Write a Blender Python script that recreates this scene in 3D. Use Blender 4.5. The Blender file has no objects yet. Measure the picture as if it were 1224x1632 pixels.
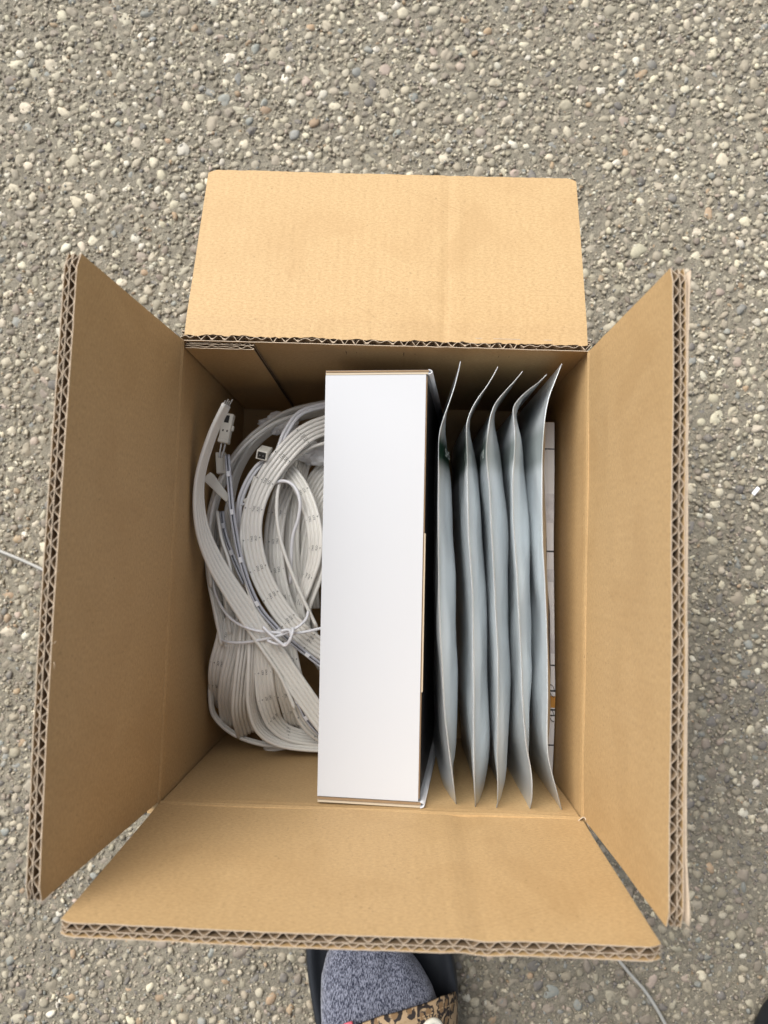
import bpy, bmesh, math, random
import numpy as np
from mathutils import Vector, Matrix, noise

random.seed(7)
rng = np.random.default_rng(11)
S = 0.001                      # the numbers below are millimetres
scene = bpy.context.scene
col = scene.collection

# ------------------------------------------------------------------ camera
cam_d = bpy.data.cameras.new('camera')
cam = bpy.data.objects.new('camera', cam_d)
col.objects.link(cam)
cam.matrix_world = Matrix(((0.99938107, -0.03138906, 0.0158812, 0.010099),
                           (0.03238404, 0.99723739, -0.0668495, 0.008334),
                           (-0.01373899, 0.06732242, 0.99763667, 0.651091),
                           (0, 0, 0, 1)))
cam_d.sensor_fit = 'VERTICAL'
cam_d.sensor_height = 36.0
cam_d.lens = 36.0 * 1131.0 / 1632.0
cam_d.clip_start = 0.01
cam_d.clip_end = 50
cam_d.dof.use_dof = True
cam_d.dof.focus_distance = 0.47
cam_d.dof.aperture_fstop = 8.0
scene.camera = cam

# ------------------------------------------------------------------ light
SUN_EL, SUN_AZ = math.radians(49), math.radians(-42)     # azimuth from +Y towards +X
world = bpy.data.worlds.new('World')
scene.world = world
world.use_nodes = True
wn, wl = world.node_tree.nodes, world.node_tree.links
wn.clear()
sky = wn.new('ShaderNodeTexSky')
sky.sky_type = 'NISHITA'
sky.sun_disc = False
sky.sun_elevation = SUN_EL
sky.sun_rotation = SUN_AZ
sky.air_density = 1.0
sky.dust_density = 4.0
sky.ozone_density = 1.0
hs = wn.new('ShaderNodeHueSaturation')
hs.inputs['Saturation'].default_value = 0.42            # thin cloud: a paler sky
bg = wn.new('ShaderNodeBackground')
bg.inputs['Strength'].default_value = 0.068
wo = wn.new('ShaderNodeOutputWorld')
wl.new(sky.outputs[0], hs.inputs['Color'])
wl.new(hs.outputs[0], bg.inputs['Color'])
wl.new(bg.outputs[0], wo.inputs['Surface'])
sd = bpy.data.lights.new('sun', 'SUN')
sd.energy = 1.5
sd.angle = math.radians(54)
sd.color = (1.0, 1.0, 0.985)
sun = bpy.data.objects.new('sun', sd)
col.objects.link(sun)
to_sun = Vector((math.sin(SUN_AZ) * math.cos(SUN_EL), math.cos(SUN_AZ) * math.cos(SUN_EL), math.sin(SUN_EL)))
sun.rotation_euler = to_sun.to_track_quat('Z', 'Y').to_euler()
sun.location = to_sun * 3

scene.view_settings.view_transform = 'Standard'
scene.view_settings.look = 'None'
scene.view_settings.exposure = 1.45
scene.view_settings.gamma = 1.0
scene.view_settings.use_curve_mapping = False
scene.render.engine = 'CYCLES'
scene.cycles.max_bounces = 10
scene.cycles.diffuse_bounces = 6
scene.cycles.glossy_bounces = 4

# ------------------------------------------------------------------ material helpers
class NT:
    def __init__(self, name):
        self.m = bpy.data.materials.new(name)
        self.m.use_nodes = True
        self.n = self.m.node_tree.nodes
        self.l = self.m.node_tree.links
        self.b = self.n['Principled BSDF']
    def new(self, t, **kw):
        nd = self.n.new(t)
        for k, v in kw.items():
            setattr(nd, k, v)
        return nd
    def link(self, a, b):
        self.l.new(a, b)
    def coords(self, kind='Object'):
        return self.new('ShaderNodeTexCoord').outputs[kind]
    def scale(self, src, s):
        mp = self.new('ShaderNodeMapping')
        mp.inputs['Scale'].default_value = s if hasattr(s, '__len__') else (s, s, s)
        self.link(src, mp.inputs['Vector'])
        return mp.outputs[0]
    def new_rot(self, src, a):
        mp = self.new('ShaderNodeMapping')
        mp.inputs['Rotation'].default_value = (0, 0, a)
        self.link(src, mp.inputs['Vector'])
        return mp.outputs[0]
    def noise(self, src, sc, detail=4, rough=0.6, dist=0.0):
        t = self.new('ShaderNodeTexNoise')
        t.inputs['Scale'].default_value = sc
        t.inputs['Detail'].default_value = detail
        t.inputs['Roughness'].default_value = rough
        t.inputs['Distortion'].default_value = dist
        if src is not None:
            self.link(src, t.inputs['Vector'])
        return t.outputs['Fac']
    def ramp(self, src, stops, interp='LINEAR'):
        r = self.new('ShaderNodeValToRGB')
        r.color_ramp.interpolation = interp
        while len(r.color_ramp.elements) < len(stops):
            r.color_ramp.elements.new(0.5)
        for e, (p, c) in zip(r.color_ramp.elements, stops):
            e.position = p
            e.color = (c[0], c[1], c[2], 1) if hasattr(c, '__len__') else (c, c, c, 1)
        self.link(src, r.inputs[0])
        return r.outputs[0]
    def mix(self, fac, a, b, mode='MIX'):
        m = self.new('ShaderNodeMix', data_type='RGBA', blend_type=mode)
        for i, v in ((0, fac), (6, a), (7, b)):
            if hasattr(v, 'is_linked') or hasattr(v, 'links'):
                self.link(v, m.inputs[i])
            else:
                m.inputs[i].default_value = v if i == 0 else (v[0], v[1], v[2], 1)
        return m.outputs[2]
    def math(self, op, a, b=None):
        m = self.new('ShaderNodeMath', operation=op)
        for i, v in enumerate((a, b)):
            if v is None: continue
            if hasattr(v, 'links'): self.link(v, m.inputs[i])
            else: m.inputs[i].default_value = v
        return m.outputs[0]
    def bump(self, h, strength, dist=0.001):
        b = self.new('ShaderNodeBump')
        b.inputs['Strength'].default_value = strength
        b.inputs['Distance'].default_value = dist
        self.link(h, b.inputs['Height'])
        if self.b.inputs['Normal'].is_linked:
            self.link(self.b.inputs['Normal'].links[0].from_socket, b.inputs['Normal'])
        self.link(b.outputs[0], self.b.inputs['Normal'])
    def set(self, **kw):
        for k, v in kw.items():
            k = k.replace('_', ' ')
            s = self.b.inputs[k]
            if hasattr(v, 'links'): self.link(v, s)
            elif hasattr(v, '__len__') and len(v) == 3: s.default_value = (*v, 1)
            else: s.default_value = v
        return self.m

def mat_kraft(name, base, uvscale=True):
    t = NT(name)
    uv = t.coords('UV')
    ob = t.coords('Object')
    fine = t.noise(ob, 1500, 3, 0.7)
    fib = t.noise(t.scale(uv, (0.22, 0.85, 1)), 1.0, 4, 0.65)
    blot = t.noise(ob, 14, 4, 0.55)
    c = t.mix(t.ramp(fine, [(0.3, 0.0), (0.75, 1.0)]), [v * 0.72 for v in base], [v * 1.16 for v in base])
    c = t.mix(t.ramp(fib, [(0.35, 0.0), (0.7, 0.45)]), c, [base[0] * 0.85, base[1] * 0.80, base[2] * 0.74])
    c = t.mix(t.ramp(blot, [(0.35, 0.0), (0.7, 0.30)]), c, [base[0] * 0.88, base[1] * 0.83, base[2] * 0.76])
    g2 = t.noise(t.scale(uv, (0.55, 1.0, 1)), 0.8, 3, 0.6)
    c = t.mix(t.ramp(g2, [(0.34, 0.0), (0.66, 0.85)]), c, [base[0] * 1.16, base[1] * 1.17, base[2] * 1.2])
    spk = t.noise(ob, 420, 2, 0.5)
    c = t.mix(t.ramp(spk, [(0.70, 0.0), (0.76, 0.5)]), c, [v * 0.35 for v in base])
    scr = t.noise(t.scale(t.new_rot(uv, 0.5), (0.012, 0.55, 1)), 1.0, 2, 0.5)
    c = t.mix(t.ramp(scr, [(0.66, 0.0), (0.72, 0.22)]), c, [base[0] * 0.62, base[1] * 0.56, base[2] * 0.5])
    sm = t.noise(t.scale(uv, 0.018), 1.0, 5, 0.6, 0.8)
    c = t.mix(t.ramp(sm, [(0.5, 0.0), (0.68, 0.30)]), c, [base[0] * 0.80, base[1] * 0.74, base[2] * 0.66])
    t.set(Base_Color=c, Roughness=0.62, Specular_IOR_Level=0.30)
    # the flutes telegraph faintly through the liner
    w = t.new('ShaderNodeTexWave', wave_type='BANDS', bands_direction='X')
    w.inputs['Scale'].default_value = 0.314 / 7.8 * 1.0
    w.inputs['Distortion'].default_value = 1.5
    w.inputs['Detail'].default_value = 2
    t.link(uv, w.inputs['Vector'])
    t.bump(w.outputs['Fac'], 0.09, 0.0006)
    t.bump(t.noise(ob, 900, 4, 0.7), 0.12, 0.0004)
    t.bump(t.noise(ob, 30, 3, 0.5), 0.10, 0.002)
    return t.m

M = {}
M['kraft'] = mat_kraft('kraft_liner', (0.418, 0.279, 0.133))
t = NT('kraft_cut_edge')
ob = t.coords()
t.set(Base_Color=t.mix(t.noise(ob, 900, 4, 0.7), (0.34, 0.265, 0.19), (0.54, 0.44, 0.33)), Roughness=0.85, Specular_IOR_Level=0.15)
t.bump(t.noise(ob, 1800, 3, 0.7), 0.3, 0.0004)
M['flute'] = t.m
t = NT('torn_paper')
ob = t.coords()
t.set(Base_Color=t.mix(t.noise(ob, 500, 4, 0.7), (0.20, 0.14, 0.085), (0.46, 0.34, 0.22)), Roughness=0.9, Specular_IOR_Level=0.1)
M['torn'] = t.m
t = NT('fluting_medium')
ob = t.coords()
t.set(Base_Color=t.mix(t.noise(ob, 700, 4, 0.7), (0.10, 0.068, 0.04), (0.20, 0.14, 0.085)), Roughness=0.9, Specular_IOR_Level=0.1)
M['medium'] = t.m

t = NT('cement_paste')
ob = t.coords()
n1 = t.noise(ob, 900, 5, 0.75)
n2 = t.noise(ob, 9, 4, 0.6)
n3 = t.noise(ob, 220, 4, 0.7)
c = t.mix(t.ramp(n1, [(0.3, 0), (0.7, 1)]), (0.19, 0.167, 0.126), (0.40, 0.36, 0.275))
c = t.mix(t.ramp(n2, [(0.35, 0), (0.7, 0.5)]), c, (0.21, 0.186, 0.143))
c = t.mix(t.ramp(n3, [(0.55, 0), (0.75, 0.6)]), c, (0.14, 0.121, 0.093))
# beyond the modelled stones the aggregate carries on as a fine pattern
sep = t.new('ShaderNodeSeparateXYZ'); t.link(ob, sep.inputs[0])
ex = t.math('DIVIDE', t.math('ABSOLUTE', t.math('ADD', sep.outputs[0], 0.015)), 0.435)
ey = t.math('DIVIDE', t.math('ABSOLUTE', t.math('SUBTRACT', sep.outputs[1], 0.07)), 0.55)
far = t.ramp(t.math('ADD', t.math('MAXIMUM', ex, ey), t.math('MULTIPLY', t.noise(ob, 60, 3, 0.6), 0.06)), [(0.98, 0.0), (1.0, 1.0)])
vf = t.new('ShaderNodeTexVoronoi'); vf.inputs['Scale'].default_value = 95
t.link(ob, vf.inputs['Vector'])
sv_ = t.new('ShaderNodeSeparateColor'); t.link(vf.outputs['Color'], sv_.inputs[0])
stc = t.ramp(sv_.outputs[0], [(0.0, (0.17, 0.155, 0.13)), (0.25, (0.33, 0.288, 0.205)), (0.6, (0.44, 0.39, 0.285)), (0.85, (0.58, 0.52, 0.38)), (1.0, (0.66, 0.61, 0.48))])
core = t.math('MULTIPLY', t.ramp(vf.outputs['Distance'], [(0.40, 1.0), (0.52, 0.0)]), far)
c = t.mix(core, c, stc)
t.set(Base_Color=c, Roughness=0.85, Specular_IOR_Level=0.25)
t.bump(t.math('MULTIPLY', t.ramp(vf.outputs['Distance'], [(0.1, 1.0), (0.6, 0.0)]), far), 0.9, 0.006)
t.bump(n3, 0.9, 0.004)
t.bump(n1, 0.9, 0.0018)
vo = t.new('ShaderNodeTexVoronoi'); vo.inputs['Scale'].default_value = 130
t.link(ob, vo.inputs['Vector'])
t.bump(t.math('SUBTRACT', 1.0, vo.outputs['Distance']), 0.4, 0.003)
M['cement'] = t.m

def mat_stone(name, by_object):
    t = NT(name)
    ob = t.coords()
    if by_object:
        base = t.new('ShaderNodeAttribute', attribute_type='OBJECT', attribute_name='stone_tint').outputs['Color']
    else:
        base = t.new('ShaderNodeAttribute', attribute_name='tint').outputs['Color']
    geo = t.new('ShaderNodeNewGeometry')
    n = t.noise(geo.outputs['Position'], 700, 4, 0.65)
    n2 = t.noise(geo.outputs['Position'], 260, 3, 0.6)
    c = t.mix(t.ramp(n, [(0.3, 0.0), (0.75, 0.45)]), base, (0.16, 0.14, 0.11))
    c = t.mix(t.ramp(n2, [(0.5, 0.0), (0.72, 0.45)]), c, (0.33, 0.29, 0.22))
    t.set(Base_Color=c, Roughness=0.7, Specular_IOR_Level=0.3)
    t.bump(n, 0.25, 0.0006)
    return t.m
M['stone'] = mat_stone('pebble_stone', True)
M['stones'] = mat_stone('small_pebble_stone', False)

def plain(name, colr, rough=0.5, spec=0.5, bump=None, metal=0.0, var=0.0, vscale=60):
    t = NT(name)
    ob = t.coords()
    c = colr
    if var:
        c = t.mix(t.noise(ob, vscale, 4, 0.6), [v * (1 - var) for v in colr], [min(1, v * (1 + var)) for v in colr])
    t.set(Base_Color=c, Roughness=rough, Specular_IOR_Level=spec, Metallic=metal)
    if bump:
        t.bump(t.noise(ob, bump[0], 4, 0.6), bump[1], bump[2])
    return t.m
M['white_card'] = plain('white_coated_card', (0.475, 0.482, 0.495), 0.7, 0.15, (60, 0.05, 0.002), 0, 0.012, 18)
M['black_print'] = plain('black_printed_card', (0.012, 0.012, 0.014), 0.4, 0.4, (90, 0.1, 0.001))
M['brown_card'] = plain('brown_card_inner', (0.24, 0.16, 0.09), 0.75, 0.2, (600, 0.2, 0.0005), 0, 0.15, 300)
M['cream_card'] = plain('cream_card_edge', (0.46, 0.385, 0.28), 0.7, 0.2)
M['pvc'] = plain('white_cable_plastic', (0.72, 0.70, 0.65), 0.3, 0.5, (220, 0.08, 0.0008), 0, 0.05, 120)
M['pvc_cool'] = plain('cool_white_plastic', (0.72, 0.72, 0.74), 0.35, 0.5, (220, 0.05, 0.0008), 0, 0.04, 120)
M['connector'] = plain('connector_plastic', (0.64, 0.62, 0.55), 0.45, 0.45, None, 0, 0.05, 200)
M['hole'] = plain('connector_cavity', (0.035, 0.033, 0.03), 0.7, 0.2)
M['ink'] = plain('black_ink', (0.055, 0.055, 0.06), 0.7, 0.2)
M['white_ink'] = plain('white_ink', (0.62, 0.66, 0.64), 0.6, 0.3)
M['wire_metal'] = plain('tinned_strands', (0.45, 0.44, 0.42), 0.4, 0.5, None, 0.9)
M['bag'] = plain('thin_white_film', (0.72, 0.72, 0.72), 0.35, 0.5, (80, 0.5, 0.004))
t = NT('clear_sleeve')
t.set(Base_Color=(0.62, 0.63, 0.68), Roughness=0.22, Transmission_Weight=0.35, Specular_IOR_Level=0.5)
M['sleeve'] = t.m
M['cord'] = plain('grey_white_cord', (0.34, 0.33, 0.30), 0.5, 0.4, (300, 0.1, 0.0006), 0, 0.1, 80)
M['rubber'] = plain('black_rubber', (0.012, 0.014, 0.018), 0.55, 0.4, (500, 0.15, 0.0006), 0, 0.2, 150)
M['trousers'] = plain('dark_trousers', (0.02, 0.022, 0.03), 0.85, 0.2, (400, 0.3, 0.001))
M['pink'] = plain('pink_lining', (0.62, 0.12, 0.15), 0.6, 0.3)
M['cream_rubber'] = plain('cream_rubber_letter', (0.78, 0.74, 0.62), 0.5, 0.4)
M['paper'] = plain('leaflet_paper', (0.70, 0.69, 0.685), 0.7, 0.3, (60, 0.15, 0.002), 0, 0.08, 60)
M['paper_print'] = plain('leaflet_grey_print', (0.58, 0.565, 0.57), 0.7, 0.3, None, 0, 0.35, 160)
M['orange_ink'] = plain('orange_ink', (0.48, 0.23, 0.05), 0.7, 0.3)
M['scrap'] = plain('white_scrap', (0.75, 0.75, 0.76), 0.5, 0.4)

# silver pouch film: green printed band comes from the 'band' attribute
t = NT('silver_pouch_film')
ob = t.coords()
band = t.new('ShaderNodeAttribute', attribute_name='band').outputs['Fac']
base = t.mix(t.noise(ob, 25, 3, 0.5), (0.72, 0.765, 0.785), (0.81, 0.845, 0.86))
c = t.mix(band, base, (0.005, 0.05, 0.022))
clear = t.new('ShaderNodeAttribute', attribute_name='clear').outputs['Fac']
t.set(Alpha=t.math('SUBTRACT', 1.0, t.math('MULTIPLY', clear, 0.55)))
t.set(Base_Color=c, Roughness=0.3, Metallic=0.6, Specular_IOR_Level=0.5)
t.bump(t.noise(t.scale(ob, (1, 0.5, 1)), 22, 2, 0.5), 0.30, 0.008)
M['pouch'] = t.m

t = NT('heather_knit')
ob = t.coords()
sv = t.scale(ob, (1.0, 0.24, 0.8))
n = t.noise(sv, 1500, 2, 0.6, 0.15)
n2 = t.noise(t.scale(ob, (1, 0.7, 1)), 330, 3, 0.6)
k = t.ramp(t.math('ADD', t.math('MULTIPLY', n, 0.8), t.math('MULTIPLY', n2, 0.2)), [(0.43, 0.0), (0.60, 1.0)])
c = t.mix(k, (0.025, 0.028, 0.046), (0.24, 0.25, 0.305))
t.set(Base_Color=c, Roughness=0.95, Specular_IOR_Level=0.1, Sheen_Weight=0.3)
t.bump(n, 0.6, 0.0012)
M['sock'] = t.m

t = NT('leopard_print')
uv = t.coords('UV')
wob = t.new('ShaderNodeTexNoise'); wob.inputs['Scale'].default_value = 0.12; wob.inputs['Detail'].default_value = 2
t.link(uv, wob.inputs['Vector'])
ad = t.new('ShaderNodeVectorMath', operation='MULTIPLY_ADD')
t.link(wob.outputs['Color'], ad.inputs[0]); ad.inputs[1].default_value = (9, 9, 9); t.link(uv, ad.inputs[2])
v = t.new('ShaderNodeTexVoronoi', voronoi_dimensions='2D'); v.inputs['Scale'].default_value = 0.115
v.inputs['Randomness'].default_value = 0.75
t.link(t.scale(ad.outputs[0], (1, 0.8, 1)), v.inputs['Vector'])
d = v.outputs['Distance']
brk = t.noise(uv, 0.22, 2, 0.5)
ring = t.math('MULTIPLY', t.math('MULTIPLY', t.ramp(d, [(0.20, 0), (0.25, 1)]), t.ramp(d, [(0.48, 1), (0.53, 0)])), t.ramp(brk, [(0.40, 0), (0.46, 1)]))
cen = t.ramp(d, [(0.20, 1), (0.26, 0)])
c = t.mix(cen, (0.36, 0.25, 0.145), (0.20, 0.12, 0.058))
c = t.mix(ring, c, (0.022, 0.016, 0.014))
t.set(Base_Color=c, Roughness=0.65, Specular_IOR_Level=0.3)
t.bump(t.noise(uv, 1.6, 3, 0.6), 0.15, 0.0006)
M['leopard'] = t.m

# ------------------------------------------------------------------ object helpers
def link(name, me, mat=None, parent=None, smooth=False, **props):
    o = bpy.data.objects.new(name, me)
    col.objects.link(o)
    if mat is not None and not me.materials:
        me.materials.append(M[mat])
    if smooth:
        me.shade_smooth()
    if parent is not None:
        o.parent = parent
    for k_, v_ in props.items():
        o[k_] = v_
    return o

def empty(name, loc, label, category, group=None):
    o = bpy.data.objects.new(name, None)
    o.empty_display_size = 0.02
    o.location = Vector(loc) * S
    col.objects.link(o)
    o['label'] = label
    o['category'] = category
    if group: o['group'] = group
    return o

def adopt(o, parent):
    """parent a mesh whose vertices are in place without moving it"""
    o.parent = parent
    o.matrix_parent_inverse = Matrix.Translation(-parent.location)
    return o

def mesh_mm(name, verts, faces, uvs=None):
    me = bpy.data.meshes.new(name)
    me.from_pydata([(v[0] * S, v[1] * S, v[2] * S) for v in verts], [], faces)
    if uvs is not None:
        ul = me.uv_layers.new(name='UVMap')
        li = np.empty(len(me.loops), dtype=np.int32)
        me.loops.foreach_get('vertex_index', li)
        ul.data.foreach_set('uv', np.asarray(uvs, dtype=np.float32)[li].ravel())
    me.update()
    return me

def box_mesh(name, lo, hi, bevel=0.0, seg=2, fn=None):
    bm = bmesh.new()
    bmesh.ops.create_cube(bm, size=1)
    for v in bm.verts:
        v.co = Vector([lo[i] + (v.co[i] + 0.5) * (hi[i] - lo[i]) for i in range(3)])
    if bevel:
        bmesh.ops.bevel(bm, geom=list(bm.edges), offset=bevel, segments=seg, profile=0.5, affect='EDGES')
    for v in bm.verts:
        if fn: v.co = Vector(fn(v.co))
        v.co *= S
    me = bpy.data.meshes.new(name)
    bm.to_mesh(me); bm.free()
    uv = me.uv_layers.new(name='UVMap')
    return me

def cr(pts, n):
    """Catmull-Rom through tuples of any length, n samples per span"""
    P = [np.array(p, float) for p in pts]
    P = [2 * P[0] - P[1]] + P + [2 * P[-1] - P[-2]]
    out = []
    for i in range(1, len(P) - 2):
        for k in range(n):
            u = k / n
            a, b, c_, d_ = P[i - 1], P[i], P[i + 1], P[i + 2]
            out.append(0.5 * (2 * b + (c_ - a) * u + (2 * a - 5 * b + 4 * c_ - d_) * u * u + (3 * b - a - 3 * c_ + d_) * u ** 3))
    out.append(P[-2])
    return np.array(out)

def tube_mesh(name, path, radius, sides=8, taper=None):
    path = [Vector(p) for p in path]
    n = len(path)
    verts, faces = [], []
    up = Vector((0.13, 0.2, 1)).normalized()
    for i, p in enumerate(path):
        T = (path[min(i + 1, n - 1)] - path[max(i - 1, 0)]).normalized()
        a = T.cross(up)
        if a.length < 1e-4: a = T.cross(Vector((1, 0, 0)))
        a.normalize(); b = a.cross(T)
        r = radius * (taper(i / (n - 1)) if taper else 1)
        for k in range(sides):
            an = 2 * math.pi * k / sides
            verts.append(p + a * (r * math.cos(an)) + b * (r * math.sin(an)))
    for i in range(n - 1):
        for k in range(sides):
            k2 = (k + 1) % sides
            faces.append((i * sides + k, i * sides + k2, (i + 1) * sides + k2, (i + 1) * sides + k))
    faces.append(tuple(range(sides - 1, -1, -1)))
    faces.append(tuple((n - 1) * sides + k for k in range(sides)))
    me = mesh_mm(name, verts, faces)
    return me

def text_mesh(body, size, bold=0.0):
    cu = bpy.data.curves.new('lettering', 'FONT')
    cu.body = body; cu.size = size; cu.align_x = 'CENTER'; cu.align_y = 'CENTER'
    cu.resolution_u = 2; cu.offset = bold * size
    o = bpy.data.objects.new('lettering', cu)
    col.objects.link(o)
    dg = bpy.context.evaluated_depsgraph_get()
    me = bpy.data.meshes.new_from_object(o.evaluated_get(dg))
    vs = [tuple(v.co) for v in me.vertices]; fs = [tuple(p.vertices) for p in me.polygons]
    bpy.data.objects.remove(o); bpy.data.curves.remove(cu); bpy.data.meshes.remove(me)
    return vs, fs

# ------------------------------------------------------------------ ground: exposed aggregate concrete
def ground_sheet():
    # dense relief where the camera looks, one flat collar far beyond it
    x0, x1, y0, y1, st = -520., 500., -560., 700., 5.0
    xs = np.arange(x0, x1 + .1, st); ys = np.arange(y0, y1 + .1, st)
    nx, ny = len(xs), len(ys)
    verts, faces = [], []
    for j, y in enumerate(ys):
        for i, x in enumerate(xs):
            e = min(i, nx - 1 - i, j, ny - 1 - j)
            z = -3.6 + (0.9 * noise.noise((x * .06, y * .06, 0)) + 0.8 * noise.noise((x * .22, y * .22, 5)) if e else -0.0)
            verts.append((x, y, z))
    for j in range(ny - 1):
        for i in range(nx - 1):
            a = j * nx + i
            faces.append((a, a + 1, a + nx + 1, a + nx))
    B = 4000.
    n0 = len(verts)
    verts += [(-B, -B, -3.6), (B, -B, -3.6), (B, B, -3.6), (-B, B, -3.6)]
    c = [0, nx - 1, nx * ny - 1, (ny - 1) * nx]
    bot = list(range(0, nx)); rgt = [j * nx + nx - 1 for j in range(ny)]
    top = [(ny - 1) * nx + i for i in range(nx - 1, -1, -1)]; lft = [j * nx for j in range(ny - 1, -1, -1)]
    for k, run in enumerate((bot, rgt, top, lft)):
        faces.append(tuple([n0 + k, n0 + (k + 1) % 4] + run[::-1]))
    return mesh_mm('ground', verts, faces)
ground = link('ground', ground_sheet(), 'cement', smooth=True, kind='structure', label='tan exposed aggregate concrete paving set with small pebbles')

def ico(sub):
    bm = bmesh.new(); bmesh.ops.create_icosphere(bm, subdivisions=sub, radius=1)
    v = np.array([tuple(x.co) for x in bm.verts]); f = np.array([[y.index for y in x.verts] for x in bm.faces]); bm.free()
    return v, f
def lumps(sub, n, amp):
    v, f = ico(sub); out = []
    for k in range(n):
        d = np.array([1 + amp * noise.noise((p[0] * 1.1 + k * 7, p[1] * 1.1, p[2] * 1.1)) + amp * .4 * noise.noise((p[0] * 2.6, p[1] * 2.6 + k * 3, p[2] * 2.6)) for p in v])
        w = v * d[:, None]
        out.append(w / np.abs(w).max(0))
    return out, f

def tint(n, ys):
    # cream and white stones thin out towards the near side, dull and dark ones increase
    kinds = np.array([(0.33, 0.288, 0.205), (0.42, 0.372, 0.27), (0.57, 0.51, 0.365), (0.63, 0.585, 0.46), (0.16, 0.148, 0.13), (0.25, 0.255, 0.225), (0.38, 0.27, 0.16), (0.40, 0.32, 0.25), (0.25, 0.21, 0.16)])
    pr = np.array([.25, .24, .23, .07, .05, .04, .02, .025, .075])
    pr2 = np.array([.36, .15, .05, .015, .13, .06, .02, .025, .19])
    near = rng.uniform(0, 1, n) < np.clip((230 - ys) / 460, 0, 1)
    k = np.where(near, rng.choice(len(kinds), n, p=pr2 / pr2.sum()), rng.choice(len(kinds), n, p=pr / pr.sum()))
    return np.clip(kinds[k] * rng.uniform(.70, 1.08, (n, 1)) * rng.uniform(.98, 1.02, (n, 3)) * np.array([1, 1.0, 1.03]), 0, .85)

GX0, GX1, GY0, GY1 = -450., 420., -480., 620.
def scatter(target, rfun, cell, tries):
    grid = {}; out = []
    k = 0
    while len(out) < target and k < tries:
        k += 1
        r = rfun(k / tries)
        x = random.uniform(GX0, GX1); y = random.uniform(GY0, GY1)
        if -139 < x < 139 and -154 < y < 154: continue
        ci, cj = int(x // cell), int(y // cell); ok = True
        for a in (-1, 0, 1):
            for b in (-1, 0, 1):
                for (qx, qy, qr) in grid.get((ci + a, cj + b), ()):
                    if (qx - x) ** 2 + (qy - y) ** 2 < (0.80 * (r + qr)) ** 2: ok = False; break
                if not ok: break
            if not ok: break
        if ok:
            grid.setdefault((ci, cj), []).append((x, y, r)); out.append((x, y, r))
    return np.array(out)
def rsize(f):
    if f < .007: return random.uniform(6.6, 9.0)
    if f < .09: return random.uniform(4.6, 6.6)
    if f < .45: return random.uniform(3.3, 4.8)
    return random.uniform(2.0, 3.3)
peb = scatter(18000, rsize, 19.0, 130000)

def placed(base, faces, xy, r, flat, topz, cols, name, parent):
    n = len(r)
    var = rng.integers(0, len(base), n)
    B = np.stack(base)[var]                                   # n, v, 3
    el = rng.uniform(.55, 1.0, n); th = rng.uniform(0, 2 * np.pi, n)
    tl = rng.normal(0, .16, (n, 2))
    x = B[..., 0] * (r * 1.08)[:, None]; y = B[..., 1] * (r * el)[:, None]; z = B[..., 2] * (r * flat)[:, None]
    X = x * np.cos(th)[:, None] - y * np.sin(th)[:, None]; Y = x * np.sin(th)[:, None] + y * np.cos(th)[:, None]
    Z = z + X * tl[:, :1] + Y * tl[:, 1:]
    zc = topz - Z.max(1)
    V = np.stack([X + xy[:, :1], Y + xy[:, 1:], Z + zc[:, None]], -1) * S
    nv = B.shape[1]
    Fc = (faces[None] + (np.arange(n) * nv)[:, None, None]).reshape(-1, 3)
    me = bpy.data.meshes.new(name)
    me.vertices.add(n * nv); me.vertices.foreach_set('co', V.reshape(-1).astype(np.float32))
    me.loops.add(Fc.size); me.loops.foreach_set('vertex_index', Fc.reshape(-1).astype(np.int32))
    me.polygons.add(len(Fc)); me.polygons.foreach_set('loop_start', (np.arange(len(Fc)) * 3).astype(np.int32))
    at = me.color_attributes.new('tint', 'FLOAT_COLOR', 'POINT')
    ca = np.ones((n, nv, 4), np.float32); ca[..., :3] = cols[:, None, :]
    at.data.foreach_set('color', ca.reshape(-1))
    me.update(calc_edges=True); me.validate()
    o = link(name, me, 'stones', parent, smooth=True)
    return o

base2, f2 = lumps(2, 24, 0.42)
base3, f3 = lumps(3, 16, 0.40)
base1, f1 = lumps(1, 16, 0.9)
covered = np.array([(-310 < x < 295 and -322 < y < 225) or (-195 < x < 190 and 215 <= y < 390) for x, y, r in peb])
inview = (peb[:, 0] > -375) & (peb[:, 0] < 345) & (peb[:, 1] > -392) & (peb[:, 1] < 535) & ~covered
order = np.argsort(-peb[:, 2] * inview)
big, rest = order[:300], order[300:]
meshes = []
for k, b in enumerate(base3):
    me = mesh_mm('pebble', [tuple(p * 1000.) for p in b], [tuple(int(q) for q in p) for p in f3])
    me.materials.append(M['stone']); me.shade_smooth(); meshes.append(me)
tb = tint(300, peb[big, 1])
for i, q in enumerate(big):
    x, y, r = peb[q]
    fl = random.uniform(.42, .62)
    top = random.uniform(-2.7, -0.9)
    o = link('pebble', meshes[i % len(meshes)], None, ground)
    o.location = (x * S, y * S, (top - r * fl) * S)
    o.scale = (r * 1.08 * S, r * random.uniform(.6, 1) * S, r * fl * S)
    o.rotation_euler = (random.gauss(0, .08), random.gauss(0, .08), random.uniform(0, 6.28))
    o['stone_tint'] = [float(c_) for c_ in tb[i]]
q = peb[rest]
tiny = q[q[:, 2] < 3.3]
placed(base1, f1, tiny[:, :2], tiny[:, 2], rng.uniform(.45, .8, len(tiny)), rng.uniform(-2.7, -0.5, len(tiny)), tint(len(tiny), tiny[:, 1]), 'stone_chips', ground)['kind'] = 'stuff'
q = q[q[:, 2] >= 3.3]
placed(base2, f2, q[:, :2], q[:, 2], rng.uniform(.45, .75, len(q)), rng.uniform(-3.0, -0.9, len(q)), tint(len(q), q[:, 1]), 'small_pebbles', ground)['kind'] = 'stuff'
NG = 72000
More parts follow.
